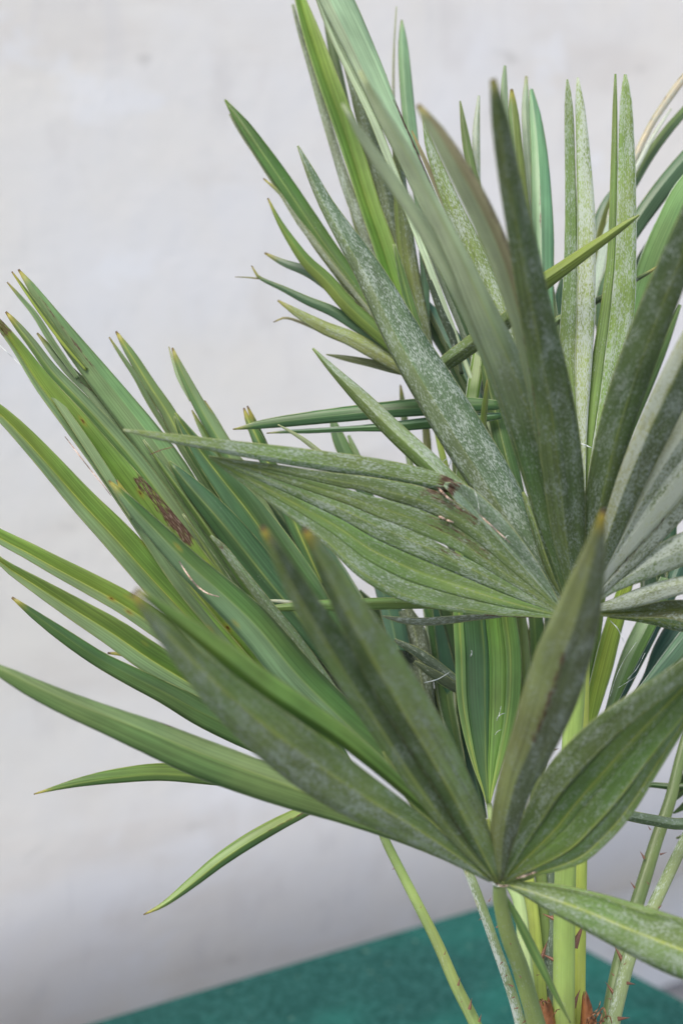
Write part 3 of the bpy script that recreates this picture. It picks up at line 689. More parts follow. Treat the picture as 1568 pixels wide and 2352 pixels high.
leaf(F_, '628,740,2 655,730,5 700,744,7 760,770,10 830,800,10', 1.60, 1.59, (0.15,.15,.11), None, fold=.2, rib=0, tip=.8)
leaf(F_, '749,814,2 790,822,12 850,834,18 910,850,18 980,870,5', 1.60, 1.58, (0.13,.17,.08), None, um=.5, fold=.25, bl=.25, rib=0)
leaf(F_, '747,46,8 765,120,20 785,200,18 806,290,16 828,370,14 860,450,12', 1.70, 1.66, (0.05,.09,.035), None, um=.5, fold=.3, rib=0)
leaf(F_, '786,125,10 812,190,26 838,270,42 862,360,48 885,440,50 903,520,48 925,610,40 950,720,30 985,860,6', 1.63, 1.59, (0.085,.12,.06), (0.075,.11,.055), um=.5, fold=.3, bl=.42, rib=0)
leaf(F_, '884,170,4 900,250,16 912,340,22 920,450,32 930,550,40 945,650,44 965,740,40 985,830,24 995,900,6', 1.60, 1.57, (0.09,.13,.025), (0.12,.16,.06), um=.55, fold=.4, bl=.22, br=.45, rib=.1)
leaf(F_, '742,-60,70 778,10,74 818,95,68 856,180,62 890,260,54 935,355,48 985,470,44 1030,580,36 1070,700,26 1120,880,18 1180,1130,5', 1.55, 1.56, 'MI', (0.25,.40,.28), um=.30, fold=.3, rib=0, marks=[(.14,.34,.62,.70,.62), (.26,.52,1,1,.8)])
leaf(F_, '720,-40,14 745,30,18 780,110,22 820,190,24 860,280,20', 1.56, 1.555, 'MI', None, um=.4, fold=.2, rib=0)
leaf(F_, '922,46,4 925,100,21 930,170,28 936,240,30 944,310,30 955,400,26 970,520,24', 1.68, 1.64, (0.16,.30,.18), (0.14,.27,.17), um=.4, fold=.3, rib=0, tip=.2, marks=[(.3,.6,.9,1,.5)])
leaf(F_, '910,15,2 905,100,4 903,180,6 905,260,7 915,340,6', 1.68, 1.66, (0.2,.22,.2), None, fold=.2, bl=.4, rib=0)
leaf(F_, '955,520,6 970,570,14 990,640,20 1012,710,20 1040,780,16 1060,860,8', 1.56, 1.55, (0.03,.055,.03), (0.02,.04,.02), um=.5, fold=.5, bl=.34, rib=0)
leaf(F_, '975,540,8 1000,600,18 1030,670,24 1060,740,26 1090,820,22', 1.57, 1.56, (0.12,.17,.13), (0.03,.07,.03), um=.45, fold=.5, bl=.42, br=.2, rib=0)
leaf(F_, '972,268,5 985,330,20 1010,400,32 1042,480,40 1080,560,46 1118,650,50 1155,740,50 1190,830,44 1225,930,34 1260,1060,16', 1.52, 1.48, (0.12,.20,.04), (0.13,.215,.045), um=.5, fold=.2, bl=.56, rib=.05)
leaf(F_, '945,300,3 965,345,8 985,390,10 1010,450,10 1040,520,8', 1.54, 1.53, (0.17,.16,.10), None, fold=.2, rib=0, tip=.5)
leaf(F_, '1056,232,3 1066,300,16 1078,370,22 1092,440,26 1110,530,28 1140,640,20', 1.60, 1.57, (0.10,.16,.05), (0.09,.15,.045), um=.5, fold=.3, rib=0, bl=.08)
leaf(F_, '1099,220,4 1093,300,16 1094,380,16 1098,450,12', 1.61, 1.60, (0.35,.42,.38), (0.2,.27,.2), um=.6, fold=.3, rib=0, bl=.5)
# dark leaves seen between
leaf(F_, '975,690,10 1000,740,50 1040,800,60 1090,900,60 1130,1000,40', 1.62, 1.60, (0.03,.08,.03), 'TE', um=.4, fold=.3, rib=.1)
leaf(F_, '1118,872,2 1115,910,11 1110,960,14 1108,1040,14', 1.47, 1.47, (0.16,.25,.06), (0.2,.26,.08), fold=.3, bl=.2, tip=.5)
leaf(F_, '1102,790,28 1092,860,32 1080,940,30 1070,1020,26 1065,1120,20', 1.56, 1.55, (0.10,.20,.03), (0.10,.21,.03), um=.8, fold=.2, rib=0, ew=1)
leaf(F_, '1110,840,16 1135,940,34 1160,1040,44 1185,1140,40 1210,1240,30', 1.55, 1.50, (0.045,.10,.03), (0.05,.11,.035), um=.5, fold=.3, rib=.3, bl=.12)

# ---- G: upright split leaflets rising behind the right frond
Gf = frond('frond with straight upright split leaflets at the upper right', '1340,1175,14 1342,1400,24 1338,1600,26 1334,1900,28 1330,2100,30 1328,2250,30 1326,2440,32', 1.50, 1.485, (0.30,.39,.06), (0.27,.36,.05), bloom=.12)
Gf['hubs'] = [(1180, 1130, 1.55), (1340, 1172, 1.50)]
leaf(Gf, '1302,182,4 1305,230,17 1307,300,22 1309,400,24 1311,500,28 1311,620,34 1308,730,42 1306,830,46 1316,920,42 1328,1010,28 1337,1100,12 1340,1172,5', 1.51, 1.49, (0.095,.165,.03), (0.10,.17,.04), um=.12, fold=.2, bl=.45, br=.48, rib=0, ew=.6)
leaf(Gf, '1326,178,4 1331,240,20 1336,310,28 1340,381,34 1345,480,40 1346,597,42 1344,729,42 1339,840,38 1337,930,28 1338,1010,16 1340,1172,4', 1.505, 1.488, (0.17,.25,.055), (0.19,.27,.075), um=.1, fold=.2, bl=.52, br=.68, rib=0, ew=.9)
leaf(Gf, '1412,170,4 1411,240,10 1410,320,13 1408,420,16 1406,520,18 1402,610,22 1390,720,28 1375,830,34 1360,940,34 1350,1050,20 1343,1172,5', 1.51, 1.492, (0.10,.175,.035), (0.085,.16,.03), um=.75, fold=.25, bl=.26, rib=0)
leaf(Gf, '1435,171,6 1436,220,25 1437,290,34 1438,381,40 1438,480,44 1436,597,48 1430,700,54 1416,800,50 1398,900,38 1380,980,26 1358,1080,12 1345,1172,4', 1.50, 1.49, (0.135,.235,.035), (0.14,.24,.045), um=.12, fold=.15, bl=.60, br=.54, rib=0, ew=.9)
leaf(Gf, '1159,151,5 1157,200,15 1157,260,20 1161,340,22 1172,430,24 1190,540,24', 1.63, 1.60, (0.16,.26,.16), (0.20,.30,.20), um=.4, fold=.3, bl=.2, rib=0)
leaf(Gf, '1174,205,6 1178,255,22 1184,330,28 1191,410,32 1199,480,32 1212,570,30 1240,720,24 1290,950,16', 1.60, 1.55, (0.13,.20,.08), (0.12,.165,.04), um=.4, fold=.3, rib=0, tip=.7)
leaf(Gf, '1208,175,5 1206,235,16 1210,310,22 1218,400,24 1226,500,24 1235,620,22', 1.64, 1.62, (0.28,.38,.31), (0.22,.33,.24), um=.5, fold=.3, rib=0, bl=.3, tip=.3)
leaf(Gf, '1219,205,8 1228,265,26 1237,350,38 1242,440,46 1245,540,52 1246,620,50 1250,710,42 1270,820,30 1310,1000,14', 1.62, 1.56, (0.17,.31,.20), (0.085,.215,.13), um=.45, fold=.2, rib=0, marks=[(.18,.36,.40,.45,.5)])
# leaf bent across the upright ones
leaf(Gf, '1467,494,3 1440,512,13 1400,540,20 1340,582,28 1290,618,33 1240,655,38 1180,718,30 1165,735,8', 1.44, 1.47, (0.13,.21,.03), (0.10,.165,.03), um=.45, fold=.45, rib=0, bl=.12)
leaf(Gf, '1215,680,20 1160,738,38 1110,770,40 1070,800,40 1022,835,34 985,868,8', 1.462, 1.54, (0.075,.13,.035), (0.09,.14,.05), um=.45, fold=.45, rib=0, bl=.40)
leaf(Gf, '1521,605,2 1495,622,7 1460,642,10 1400,675,13 1340,706,15 1265,752,16', 1.52, 1.53, (0.10,.17,.06), (0.06,.10,.04), fold=.4, rib=0, bl=.3, tip=1)

# ---- H: right rear fronds
H = frond('thorny rear stem leaning out to the right', '1655,1440,14 1628,1530,18 1590,1640,22 1562,1735,24 1538,1835,28 1504,1935,30 1478,2020,32 1450,2110,33 1424,2200,34 1404,2300,36 1385,2440,38', 1.62, 1.49, (0.075,.125,.045), (0.11,.17,.055), bloom=.15)
U_ = frond('rear frond spreading at the upper right corner', '1378,960,10 1352,1200,18 1338,1500,22 1326,1900,24 1316,2440,30', 1.62, 1.50, (0.08,.13,.04), (0.12,.18,.05), bloom=.1)
V_ = frond('bright frond low on the right, partly hidden', '1336,1785,12 1330,1900,18 1322,2100,22 1316,2440,26', 1.54, 1.50, (0.14,.22,.05), (0.16,.25,.06), bloom=.1)
for q_ in ('1700,1150,6 1695,1260,40 1680,1360,34 1655,1440,6', '1800,1200,6 1755,1290,40 1705,1380,34 1655,1440,6', '1880,1330,6 1800,1370,40 1720,1415,34 1655,1440,6', '1860,1480,6 1790,1475,38 1720,1460,30 1655,1440,6', '1620,1160,6 1622,1270,36 1635,1360,30 1655,1440,6'):
    leaf(H, q_, 1.66, 1.62, (0.05,.12,.05), (0.08,.16,.06), um=.45, fold=.35, rib=.4)
U_['hubs'] = [(1378, 960, 1.62)]
V_['hubs'] = [(1336, 1785, 1.54)]
leaf(U_, '1620,200,18 1568,258,20 1530,302,22 1494,352,22 1462,408,20 1430,480,16', 1.72, 1.68, (0.13,.22,.08), (0.12,.20,.10), um=.5, fold=.3, rib=0)
leaf(U_, '1600,145,14 1568,180,17 1530,232,17 1495,285,15 1465,345,14 1440,400,12 1400,500,10', 1.70, 1.68, (0.42,.37,.30), (0.34,.31,.27), fold=.2, rib=0, bl=.5, marks=[(0,.7,0,.3,.4)])
leaf(U_, '1540,250,3 1500,310,9 1470,365,12 1440,420,16 1400,500,16', 1.69, 1.68, (0.3,.32,.29), (0.42,.46,.42), fold=.3, rib=0, bl=.8)
leaf(U_, '1660,270,30 1590,350,40 1545,402,42 1500,460,42 1462,515,38 1425,580,30 1380,680,20', 1.68, 1.66, (0.07,.15,.085), (0.065,.135,.075), um=.4, fold=.3, rib=0)
leaf(U_, '1412,430,8 1392,468,24 1374,520,34 1360,580,32 1345,660,26 1330,760,18', 1.68, 1.66, (0.06,.12,.08), (0.10,.13,.04), um=.5, fold=.3, rib=0)
leaf(U_, '1400,500,8 1388,560,24 1376,630,28 1364,700,26 1350,790,18', 1.66, 1.65, (0.30,.40,.38), (0.35,.44,.42), um=.5, fold=.3, rib=0, bl=.5)
leaf(U_, '1620,370,34 1568,440,50 1535,515,60 1505,590,66 1478,670,64 1450,760,50 1420,880,30', 1.60, 1.58, (0.11,.24,.085), (0.12,.26,.10), um=.75, fold=.25, rib=.1, ew=1)
leaf(U_, '1600,450,12 1568,520,20 1540,590,26 1518,660,28 1490,740,22', 1.595, 1.585, (0.14,.22,.04), (0.12,.19,.03), um=.3, fold=.3, rib=0, ew=.8)
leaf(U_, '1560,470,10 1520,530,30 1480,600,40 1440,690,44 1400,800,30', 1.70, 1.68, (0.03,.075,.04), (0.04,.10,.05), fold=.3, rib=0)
leaf(U_, '1290,640,8 1285,690,26 1290,750,34 1300,830,26 1320,930,14', 1.64, 1.62, (0.07,.18,.13), (0.06,.15,.10), um=.4, fold=.3, rib=.2)
leaf(U_, '1262,690,8 1268,740,20 1280,800,22 1300,880,14', 1.65, 1.64, 'TE', 'TE', fold=.3, rib=0)
leaf(V_, '1440,1330,30 1420,1400,38 1402,1460,42 1385,1530,44 1366,1600,38 1348,1680,26 1340,1760,12', 1.52, 1.50, (0.12,.22,.025), (0.20,.31,.035), um=.25, fold=.25, rib=0, ew=1, arc=.2)
leaf(V_, '1385,1330,20 1374,1400,24 1364,1480,24 1352,1560,20 1342,1650,12', 1.54, 1.52, (0.09,.18,.03), (0.08,.16,.03), fold=.3, rib=0, ew=1)
leaf(V_, '1530,1330,30 1505,1390,40 1480,1440,46 1450,1500,44 1425,1560,34 1395,1640,18', 1.58, 1.56, (0.13,.23,.11), (0.09,.18,.035), um=.6, fold=.3, rib=0, bl=.15, ew=.6)
leaf(V_, '1640,1400,50 1590,1455,50 1545,1505,40 1500,1555,26 1450,1610,10', 1.58, 1.56, (0.10,.20,.14), (0.08,.17,.11), um=.3, fold=.3, rib=0, ew=1)
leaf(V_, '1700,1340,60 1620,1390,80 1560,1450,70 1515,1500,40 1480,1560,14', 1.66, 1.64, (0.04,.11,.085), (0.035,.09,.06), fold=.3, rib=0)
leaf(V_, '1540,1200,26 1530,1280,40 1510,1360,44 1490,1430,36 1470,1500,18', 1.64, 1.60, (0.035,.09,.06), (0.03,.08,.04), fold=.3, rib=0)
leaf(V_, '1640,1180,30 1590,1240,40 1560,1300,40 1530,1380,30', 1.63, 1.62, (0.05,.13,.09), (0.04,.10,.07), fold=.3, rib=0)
I_ = frond('stem leaning right beside the thorny rear stem', '1680,1700,18 1620,1830,20 1566,1940,26 1535,2005,28 1504,2070,29 1475,2130,30 1447,2190,31 1425,2270,31 1404,2360,33 1390,2440,34', 1.55, 1.475, (0.10,.155,.06), (0.17,.23,.10), bloom=.40)
leaf(I_, '1330,1842,4 1380,1855,20 1430,1870,24 1500,1884,25 1568,1892,26 1640,1870,24 1680,1800,14 1682,1702,5', 1.43, 1.55, (0.055,.115,.045), (0.10,.16,.10), um=.4, fold=.35, bl=.35, rib=0)
leaf(I_, '1440,1800,4 1500,1803,12 1568,1806,15 1640,1780,14 1682,1702,4', 1.58, 1.56, (0.03,.09,.03), (0.04,.12,.04), fold=.4, rib=0)
for k_, (x0, y0, x1, y1) in enumerate(((1600, 1770, 1535, 1845), (1620, 1800, 1545, 1868), (1640, 1840, 1548, 1895), (1650, 1880, 1552, 1925), (1660, 1930, 1560, 1950), (1610, 1730, 1540, 1822))):
    leaf(I_, '%d,%d,3 %d,%d,15 %d,%d,17 %d,%d,12 1682,1702,4' % (x1, y1, (x0 + 2 * x1) / 3, (y0 + 2 * y1) / 3 + 6, (2 * x0 + x1) / 3, (2 * y0 + y1) / 3 + 4, x0, y0 - 10), 1.60 + .01 * k_, 1.56, (0.06,.14,.05), (0.03,.08,.03), fold=.4, rib=.2)

# ---- J: dull, half hidden frond in the middle
J = frond('dull half hidden frond with ribbed grey green stem', '1075,1560,16 1150,1700,24 1240,1800,26 1258,1950,26 1258,2080,28 1260,2200,30 1262,2320,32 1266,2440,34', 1.56, 1.49, (0.035,.065,.04), (0.075,.115,.08), bloom=.40)
leaf(J, '535,986,2 560,982,9 592,976,18 650,968,26 707,961,30 821,948,36 900,940,38 966,935,40 1060,930,36 1150,930,20', 1.53, 1.52, (0.06,.15,.075), (0.035,.105,.03), um=.45, fold=.3, rib=.05, tip=.6, ew=.2)
leaf(J, '612,995,2 650,992,7 707,990,11 821,984,14 900,980,22 980,972,26 1060,965,26 1150,955,14', 1.532, 1.525, (0.05,.13,.05), (0.07,.17,.09), um=.6, fold=.3, rib=0, tip=.6, ew=.8)
leaf(J, '638,975,2 665,990,6 700,1012,10 735,1040,12 780,1080,12', 1.51, 1.51, (0.2,.26,.15), None, fold=.3, bl=.4, rib=0)
leaf(J, '762,960,10 775,1000,28 795,1045,34 820,1095,34 860,1180,30', 1.60, 1.58, (0.07,.15,.06), (0.08,.165,.06), fold=.2, rib=0)
leaf(J, '800,1000,6 812,1030,14 825,1062,18 850,1120,20', 1.61, 1.60, (0.14,.22,.10), None, fold=.2, rib=0, bl=.25)
leaf(J, '919,884,3 923,915,11 928,960,15 936,1020,16 944,1090,14', 1.66, 1.64, (0.13,.20,.09), None, fold=.2, rib=0, tip=.8)
leaf(J, '975,960,14 980,1010,18 985,1080,18 1000,1160,16', 1.66, 1.64, (0.15,.18,.06), None, fold=.2, rib=0)
leaf(J, '600,1398,4 640,1396,15 700,1392,22 820,1388,27 900,1386,26 1000,1388,20 1080,1395,12', 1.45, 1.46, (0.12,.21,.06), (0.10,.19,.045), um=.55, fold=.4, rib=.1, bl=.10)
leaf(J, '606,1379,3 640,1381,8 680,1385,9 740,1388,6', 1.452, 1.455, (0.42,.46,.36), None, fold=.3, rib=0, bl=.5)
leaf(J, '878,1415,3 920,1424,14 970,1428,18 1030,1424,18 1090,1418,14 1150,1414,8', 1.44, 1.43, (0.13,.16,.12), (0.09,.12,.08), fold=.4, bl=.55, rib=0)
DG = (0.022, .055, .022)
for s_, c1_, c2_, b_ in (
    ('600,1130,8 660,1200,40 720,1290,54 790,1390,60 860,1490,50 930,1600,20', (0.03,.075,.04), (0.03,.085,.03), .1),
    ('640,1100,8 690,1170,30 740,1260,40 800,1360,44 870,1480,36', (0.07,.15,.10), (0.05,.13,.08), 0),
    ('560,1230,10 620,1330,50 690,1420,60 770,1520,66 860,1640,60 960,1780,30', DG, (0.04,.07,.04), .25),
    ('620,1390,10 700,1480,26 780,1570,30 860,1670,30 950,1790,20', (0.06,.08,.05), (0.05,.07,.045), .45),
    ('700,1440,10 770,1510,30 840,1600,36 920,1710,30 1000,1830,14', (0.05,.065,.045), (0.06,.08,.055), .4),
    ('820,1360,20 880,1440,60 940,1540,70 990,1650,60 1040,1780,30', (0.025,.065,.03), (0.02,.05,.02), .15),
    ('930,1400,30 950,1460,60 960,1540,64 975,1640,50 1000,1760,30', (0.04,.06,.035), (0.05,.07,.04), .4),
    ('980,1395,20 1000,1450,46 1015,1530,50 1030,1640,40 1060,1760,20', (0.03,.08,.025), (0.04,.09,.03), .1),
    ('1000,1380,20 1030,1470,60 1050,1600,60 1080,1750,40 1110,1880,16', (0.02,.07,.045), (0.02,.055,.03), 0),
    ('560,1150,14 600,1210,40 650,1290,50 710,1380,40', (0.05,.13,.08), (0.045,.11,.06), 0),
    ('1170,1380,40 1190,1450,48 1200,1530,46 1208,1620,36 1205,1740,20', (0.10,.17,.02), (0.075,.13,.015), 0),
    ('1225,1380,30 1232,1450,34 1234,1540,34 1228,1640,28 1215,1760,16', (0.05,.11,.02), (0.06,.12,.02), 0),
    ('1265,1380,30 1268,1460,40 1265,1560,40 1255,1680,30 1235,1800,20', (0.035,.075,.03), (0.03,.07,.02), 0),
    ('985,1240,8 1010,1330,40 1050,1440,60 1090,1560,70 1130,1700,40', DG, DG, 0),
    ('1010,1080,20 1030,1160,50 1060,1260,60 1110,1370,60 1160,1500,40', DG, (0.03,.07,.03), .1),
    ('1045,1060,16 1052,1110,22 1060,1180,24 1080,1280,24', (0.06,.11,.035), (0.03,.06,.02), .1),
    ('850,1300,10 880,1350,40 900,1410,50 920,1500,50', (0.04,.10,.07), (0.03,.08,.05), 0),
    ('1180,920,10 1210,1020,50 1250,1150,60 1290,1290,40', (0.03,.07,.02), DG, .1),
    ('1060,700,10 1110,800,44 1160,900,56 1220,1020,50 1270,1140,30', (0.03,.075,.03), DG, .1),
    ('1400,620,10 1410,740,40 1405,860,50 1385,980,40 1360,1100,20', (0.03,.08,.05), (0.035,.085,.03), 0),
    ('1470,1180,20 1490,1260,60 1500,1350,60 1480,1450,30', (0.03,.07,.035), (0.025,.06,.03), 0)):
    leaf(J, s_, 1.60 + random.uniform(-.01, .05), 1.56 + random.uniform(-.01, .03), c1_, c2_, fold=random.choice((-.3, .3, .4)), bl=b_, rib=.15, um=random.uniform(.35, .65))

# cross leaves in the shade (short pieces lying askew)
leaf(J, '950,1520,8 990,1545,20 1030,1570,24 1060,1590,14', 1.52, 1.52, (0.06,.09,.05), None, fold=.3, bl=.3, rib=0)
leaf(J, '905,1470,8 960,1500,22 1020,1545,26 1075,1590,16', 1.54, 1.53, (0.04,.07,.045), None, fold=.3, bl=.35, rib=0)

# slim leaflets crowding the gaps
for f_, q_, d1, d2, c1_, c2_, b_ in (
    (F_, '700,500,3 740,560,14 785,625,20 830,700,22 880,770,16 950,850,6', 1.62, 1.58, (.06,.13,.03), (.10,.17,.05), .15),
    (F_, '795,440,3 812,500,10 835,570,14 862,640,16 900,730,14', 1.66, 1.62, (.10,.15,.06), (.14,.18,.09), .3),
    (F_, '905,560,6 925,640,18 948,720,22 970,790,18 988,860,6', 1.56, 1.56, (.05,.11,.03), (.08,.15,.04), .1),
    (F_, '960,420,4 985,500,14 1015,590,20 1048,680,22 1085,770,20 1120,860,14', 1.58, 1.54, (.04,.09,.035), (.07,.12,.05), .25),
    (F_, '1020,640,6 1050,720,18 1080,800,24 1110,880,26 1150,980,20', 1.57, 1.54, (.06,.12,.03), (.10,.17,.045), .3),
    (C_, '455,1020,3 500,1080,14 550,1150,22 610,1230,26 680,1330,24 760,1450,16', 1.545, 1.53, (.07,.15,.07), (.05,.115,.035), 0),
    (C_, '330,1010,4 380,1080,16 440,1160,24 510,1260,26 590,1380,26 690,1530,18', 1.50, 1.50, (.05,.11,.035), (.08,.15,.06), 0),
    (C_, '520,1180,4 570,1250,18 630,1335,24 700,1430,24 790,1560,18', 1.515, 1.50, (.04,.095,.03), (.07,.14,.055), .1),
    (C_, '420,1180,4 480,1270,14 540,1360,20 610,1460,22 700,1580,18', 1.49, 1.49, (.09,.15,.07), (.05,.10,.035), .12),
    (Gf, '1254,560,3 1262,640,12 1272,720,16 1286,820,16 1304,940,10', 1.58, 1.55, (.07,.13,.05), (.10,.16,.08), .2),
    (U_, '1560,700,8 1520,790,30 1480,880,40 1440,980,36 1400,1090,20', 1.62, 1.58, (.05,.12,.05), (.08,.16,.05), .1),
    (U_, '1600,820,10 1560,900,30 1520,990,36 1480,1090,30', 1.60, 1.58, (.04,.10,.045), (.06,.13,.05), .1)):
    leaf(f_, q_, d1, d2, c1_, c2_, um=.45, fold=.35, bl=b_, rib=.3, ew=.3)
# ---- thorns
SP = [  # frond, x, y, dx, dy, length, distance
 (C_, 1052, 2262, .25, -1, 15, 1.47), (C_, 1078, 2316, .2, -1, 20, 1.465), (C_, 1020, 2192, .4, -1, 8, 1.475), (C_, 965, 2085, .8, -1, 6, 1.48), (C_, 905, 1995, -.8, .4, 6, 1.49),
 (C_, 1060, 2300, -.3, .3, 5, 1.46), (C_, 1100, 2345, .3, -1, 14, 1.465),
 (D, 1122, 2070, .6, -1, 9, 1.44), (D, 1140, 2130, .5, -1, 10, 1.445), (D, 1103, 2110, -.6, .5, 7, 1.44), (D, 1152, 2210, -.5, .6, 10, 1.44), (D, 1163, 2240, -.6, .5, 7, 1.445), (D, 1180, 2290, -.6, .3, 9, 1.45), (D, 1160, 2170, -.8, -.6, 10, 1.445), (D, 1176, 2265, -1, -.5, 12, 1.45), (D, 1188, 2315, -.9, .2, 9, 1.45), (D, 1205, 2345, -.6, .6, 10, 1.45),
 (A, 1172, 2168, -.6, -.7, 8, 1.35), (A, 1195, 2245, -.5, -.6, 7, 1.37), (A, 1232, 2240, .8, -.2, 7, 1.38), (A, 1246, 2300, .9, .2, 9, 1.40), (A, 1213, 2290, -.7, .2, 7, 1.40),
 (B, 1270, 2110, -1, -.45, 24, 1.455), (B, 1272, 2205, -1, -.5, 27, 1.46), (B, 1318, 2170, .45, -1, 46, 1.465), (B, 1316, 2310, .4, -1, 34, 1.47), (B, 1268, 2105, -1, .1, 12, 1.455),
 (J, 1244, 2196, .35, -1, 30, 1.50), (J, 1246, 2185, -.8, -.1, 9, 1.50), (J, 1272, 1722, .8, -.2, 11, 1.54), (J, 1262, 1690, .9, -.4, 10, 1.54),
 (H, 1478, 1970, -.5, -.8, 15, 1.55), (H, 1516, 1962, 1, -.3, 14, 1.55), (H, 1456, 2038, -.6, -.8, 15, 1.53), (H, 1492, 1905, -.5, -.8, 9, 1.56), (H, 1540, 1840, .5, -.8, 8, 1.58), (H, 1448, 2075, -.7, .3, 9, 1.52), (H, 1432, 2212, -.55, -1, 42, 1.51), (H, 1408, 2240, -.7, -.8, 9, 1.50),
 (H, 1415, 2290, -.6, -.8, 34, 1.50), (H, 1410, 2298, -.2, -1, 22, 1.50), (H, 1418, 2296, -1, -.1, 22, 1.495),
 (I_, 1538, 1975, .8, -.4, 10, 1.53), (I_, 1512, 2085, .7, -.6, 9, 1.51), (I_, 1488, 2030, -.7, -.8, 8, 1.52), (I_, 1464, 2188, .8, -.2, 9, 1.50), (I_, 1440, 2258, 1, .15, 18, 1.48), (I_, 1432, 2215, .7, -.5, 8, 1.49), (I_, 1420, 2340, 1, -.1, 24, 1.47), (I_, 1385, 2345, -.8, .2, 16, 1.47),
 (Gf, 1334, 1850, .8, -.4, 8, 1.49)]
for (f_, x, y, dx, dy, ln, d_) in SP: spine(f_, x, y, dx, dy, ln * 1.2, d_ - .006, random.uniform(1.15, 1.6))

# ---- dry threads, cobweb wisps, torn fibres
for f_, s_, d_, w_ in ((B, '1400,1425 1418,1445 1432,1475', 1.40, 2.2), (J, '975,1568 1005,1560 1030,1545', 1.48, 2.4), (E, '1140,1650 1148,1642 1158,1638', 1.45, 2.0),
                       (E, '1140,1655 1146,1640 1150,1622', 1.45, 1.4), (E, '1136,1688 1142,1680 1150,1676', 1.45, 1.2), (E, '1080,1508 1083,1500 1082,1494', 1.46, 3.0),
                       (J, '735,1490 760,1520 800,1540 830,1545', 1.42, 1.1), (H, '1440,1560 1462,1535 1480,1500', 1.5, 1.0), (H, '1418,1580 1450,1560 1470,1545', 1.5, 1.0),
                       (H, '1400,1600 1412,1560 1430,1520 1460,1475', 1.5, .9), (B, '1088,1120 1096,1150 1100,1180', 1.36, 1.2), (B, '1158,1240 1164,1230 1170,1232', 1.37, 1.8),
                       (Gf, '1330,1018 1342,1022 1356,1028', 1.46, 4.0), (F_, '1122,540 1125,505 1127,478', 1.55, 1.6), (C_, '-8,785 20,812 60,850', 1.44, 1.2), 
                       (F_, '1025,1035 1035,1050 1030,1075', 1.5, 3.2), (J, '1010,1090 1018,1060 1030,1050', 1.5, 2.0)):
    thread(f_, s_, d_, w_)

# ---- trunk with fibrous leaf bases, standing on the table
import bmesh
def trunk():
    V, F = [], []; seg, rows = 28, 22
    top = P(1300, 2400, 1.49)
    hgt = top.z - ROOT.z
    for i in range(rows):
        t = i / (rows - 1)
        for j in range(seg):
            a = 2 * math.pi * j / seg
            r = (0.050 - 0.012 * t) * (1 + 0.10 * math.sin(a * 5 + t * 20) + 0.06 * math.sin(a * 9 - t * 33)) * (1 if t < .97 else .6)
            V.append(Vector((math.cos(a) * r, math.sin(a) * r, t * hgt)))
    for i in range(rows - 1):
        for j in range(seg): F.append((i * seg + j, i * seg + (j + 1) % seg, (i + 1) * seg + (j + 1) % seg, (i + 1) * seg + j))
    F.append(tuple((rows - 1) * seg + j for j in range(seg)))
    me = bpy.data.meshes.new('trunk'); me.from_pydata(V, [], F); me.materials.append(M_FIBRE)
    me.polygons.foreach_set('use_smooth', [True] * len(F))
    o = bpy.data.objects.new('trunk', me); COL.objects.link(o); o.parent = palm
    return dict(o=o, w=ROOT)
TR = trunk()
SH = simple('brown_sheath', (0.13, 0.045, 0.015), (0.30, 0.12, 0.04), (60, 60, 25), 0.5, 0.4, 300)
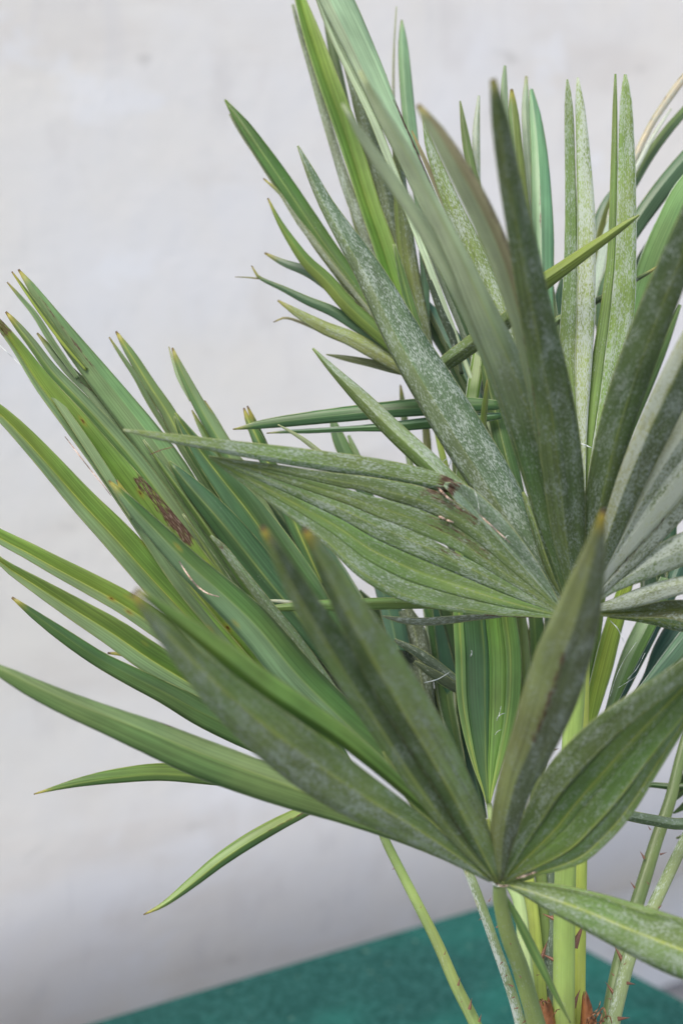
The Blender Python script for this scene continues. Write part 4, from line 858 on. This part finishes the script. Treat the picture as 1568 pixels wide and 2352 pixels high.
def sheath(s, d):
    pts = parse(s); sm = spl(pts, 14); V, F = [], []
    cs = [P(q[0], q[1], d) for q in sm]; o_ = cs[-1]
    for i, q in enumerate(sm):
        w = q[2] * K * d / 2
        for j in range(7):
            u = j / 6 * 2 - 1
            c = cs[i] + Vector((1, 0, 0)) * u * w + Vector((0, 1, 0)) * (u * u) * w * 0.9 + Vector((0, 0, 1)) * 0.004 * math.sin(j * 2.3 + i)
            V.append(c - o_)
    for i in range(13):
        for j in range(6): F.append((i * 7 + j, i * 7 + j + 1, i * 7 + j + 8, i * 7 + j + 7))
    me = bpy.data.meshes.new('leaf_sheath'); me.from_pydata(V, [], F); me.materials.append(SH)
    me.polygons.foreach_set('use_smooth', [True] * len(F))
    o = bpy.data.objects.new('leaf_sheath', me); COL.objects.link(o); o.parent = TR['o']; o.location = o_ - ROOT
    m = o.modifiers.new('thickness', 'SOLIDIFY'); m.thickness = .001
sheath('1250,2302,14 1252,2330,40 1256,2370,50 1258,2440,54', 1.455)
sheath('1342,2285,4 1348,2320,22 1352,2360,34 1350,2440,50', 1.462)
sheath('1285,2330,10 1290,2360,40 1292,2440,60', 1.50)
for s_, w_ in (('1360,2352 1375,2325 1385,2315 1392,2340', 5), ('1350,2350 1362,2330 1380,2328 1375,2352', 4), ('1370,2380 1384,2340 1398,2334 1404,2350', 4), ('1345,2360 1350,2338 1366,2346 1370,2370', 4),
               ('1240,2296 1250,2300 1262,2304', 4), ('1270,2335 1278,2320 1284,2318', 3), ('1356,2330 1372,2318 1378,2300', 3)):
    thread(TR, s_, 1.45, w_, M_FIBRE, 'dry_fibre')
print('leaflets', COUNT[0])

thread(B, '345,1044 370,1034 400,1026', 1.40, 2.4, M_SPINE, 'dry_fibre')

TEAR = simple('dry_tear', (0.40, 0.26, 0.19), (0.62, 0.50, 0.42), (300, 300, 300), 0.7)
thread(D, '412,1290 430,1318 452,1345 475,1362 503,1371', 1.398, 4.2, TEAR, 'dry_scar')
thread(C_, '150,1003 178,1040 205,1075 232,1108 255,1138', 1.452, 3.0, TEAR, 'dry_scar')
thread(B, '1100,1182 1125,1205 1150,1228 1170,1246', 1.372, 3.4, TEAR, 'dry_scar')
thread(B, '1005,1120 1022,1138 1036,1150', 1.368, 6, TEAR, 'dry_scar')
thread(B, '1000,1182 1020,1192 1040,1200', 1.372, 6, TEAR, 'dry_scar')
thread(A, '1128,2024 1138,2034 1150,2036', 1.30, 4, M_SILK, 'dry_fibre')
thread(A, '1140,2030 1154,2036 1168,2033', 1.30, 4.5, TEAR, 'dry_fibre')
thread(A, '1020,1935 1042,1948 1058,1962', 1.300, 5, M_SPINE, 'dry_scar')
thread(A, '1185,2018 1210,2010 1232,2002', 1.298, 5, TEAR, 'dry_scar')
thread(A, '1060,1850 1072,1885 1080,1910', 1.285, 5, TEAR, 'dry_scar')
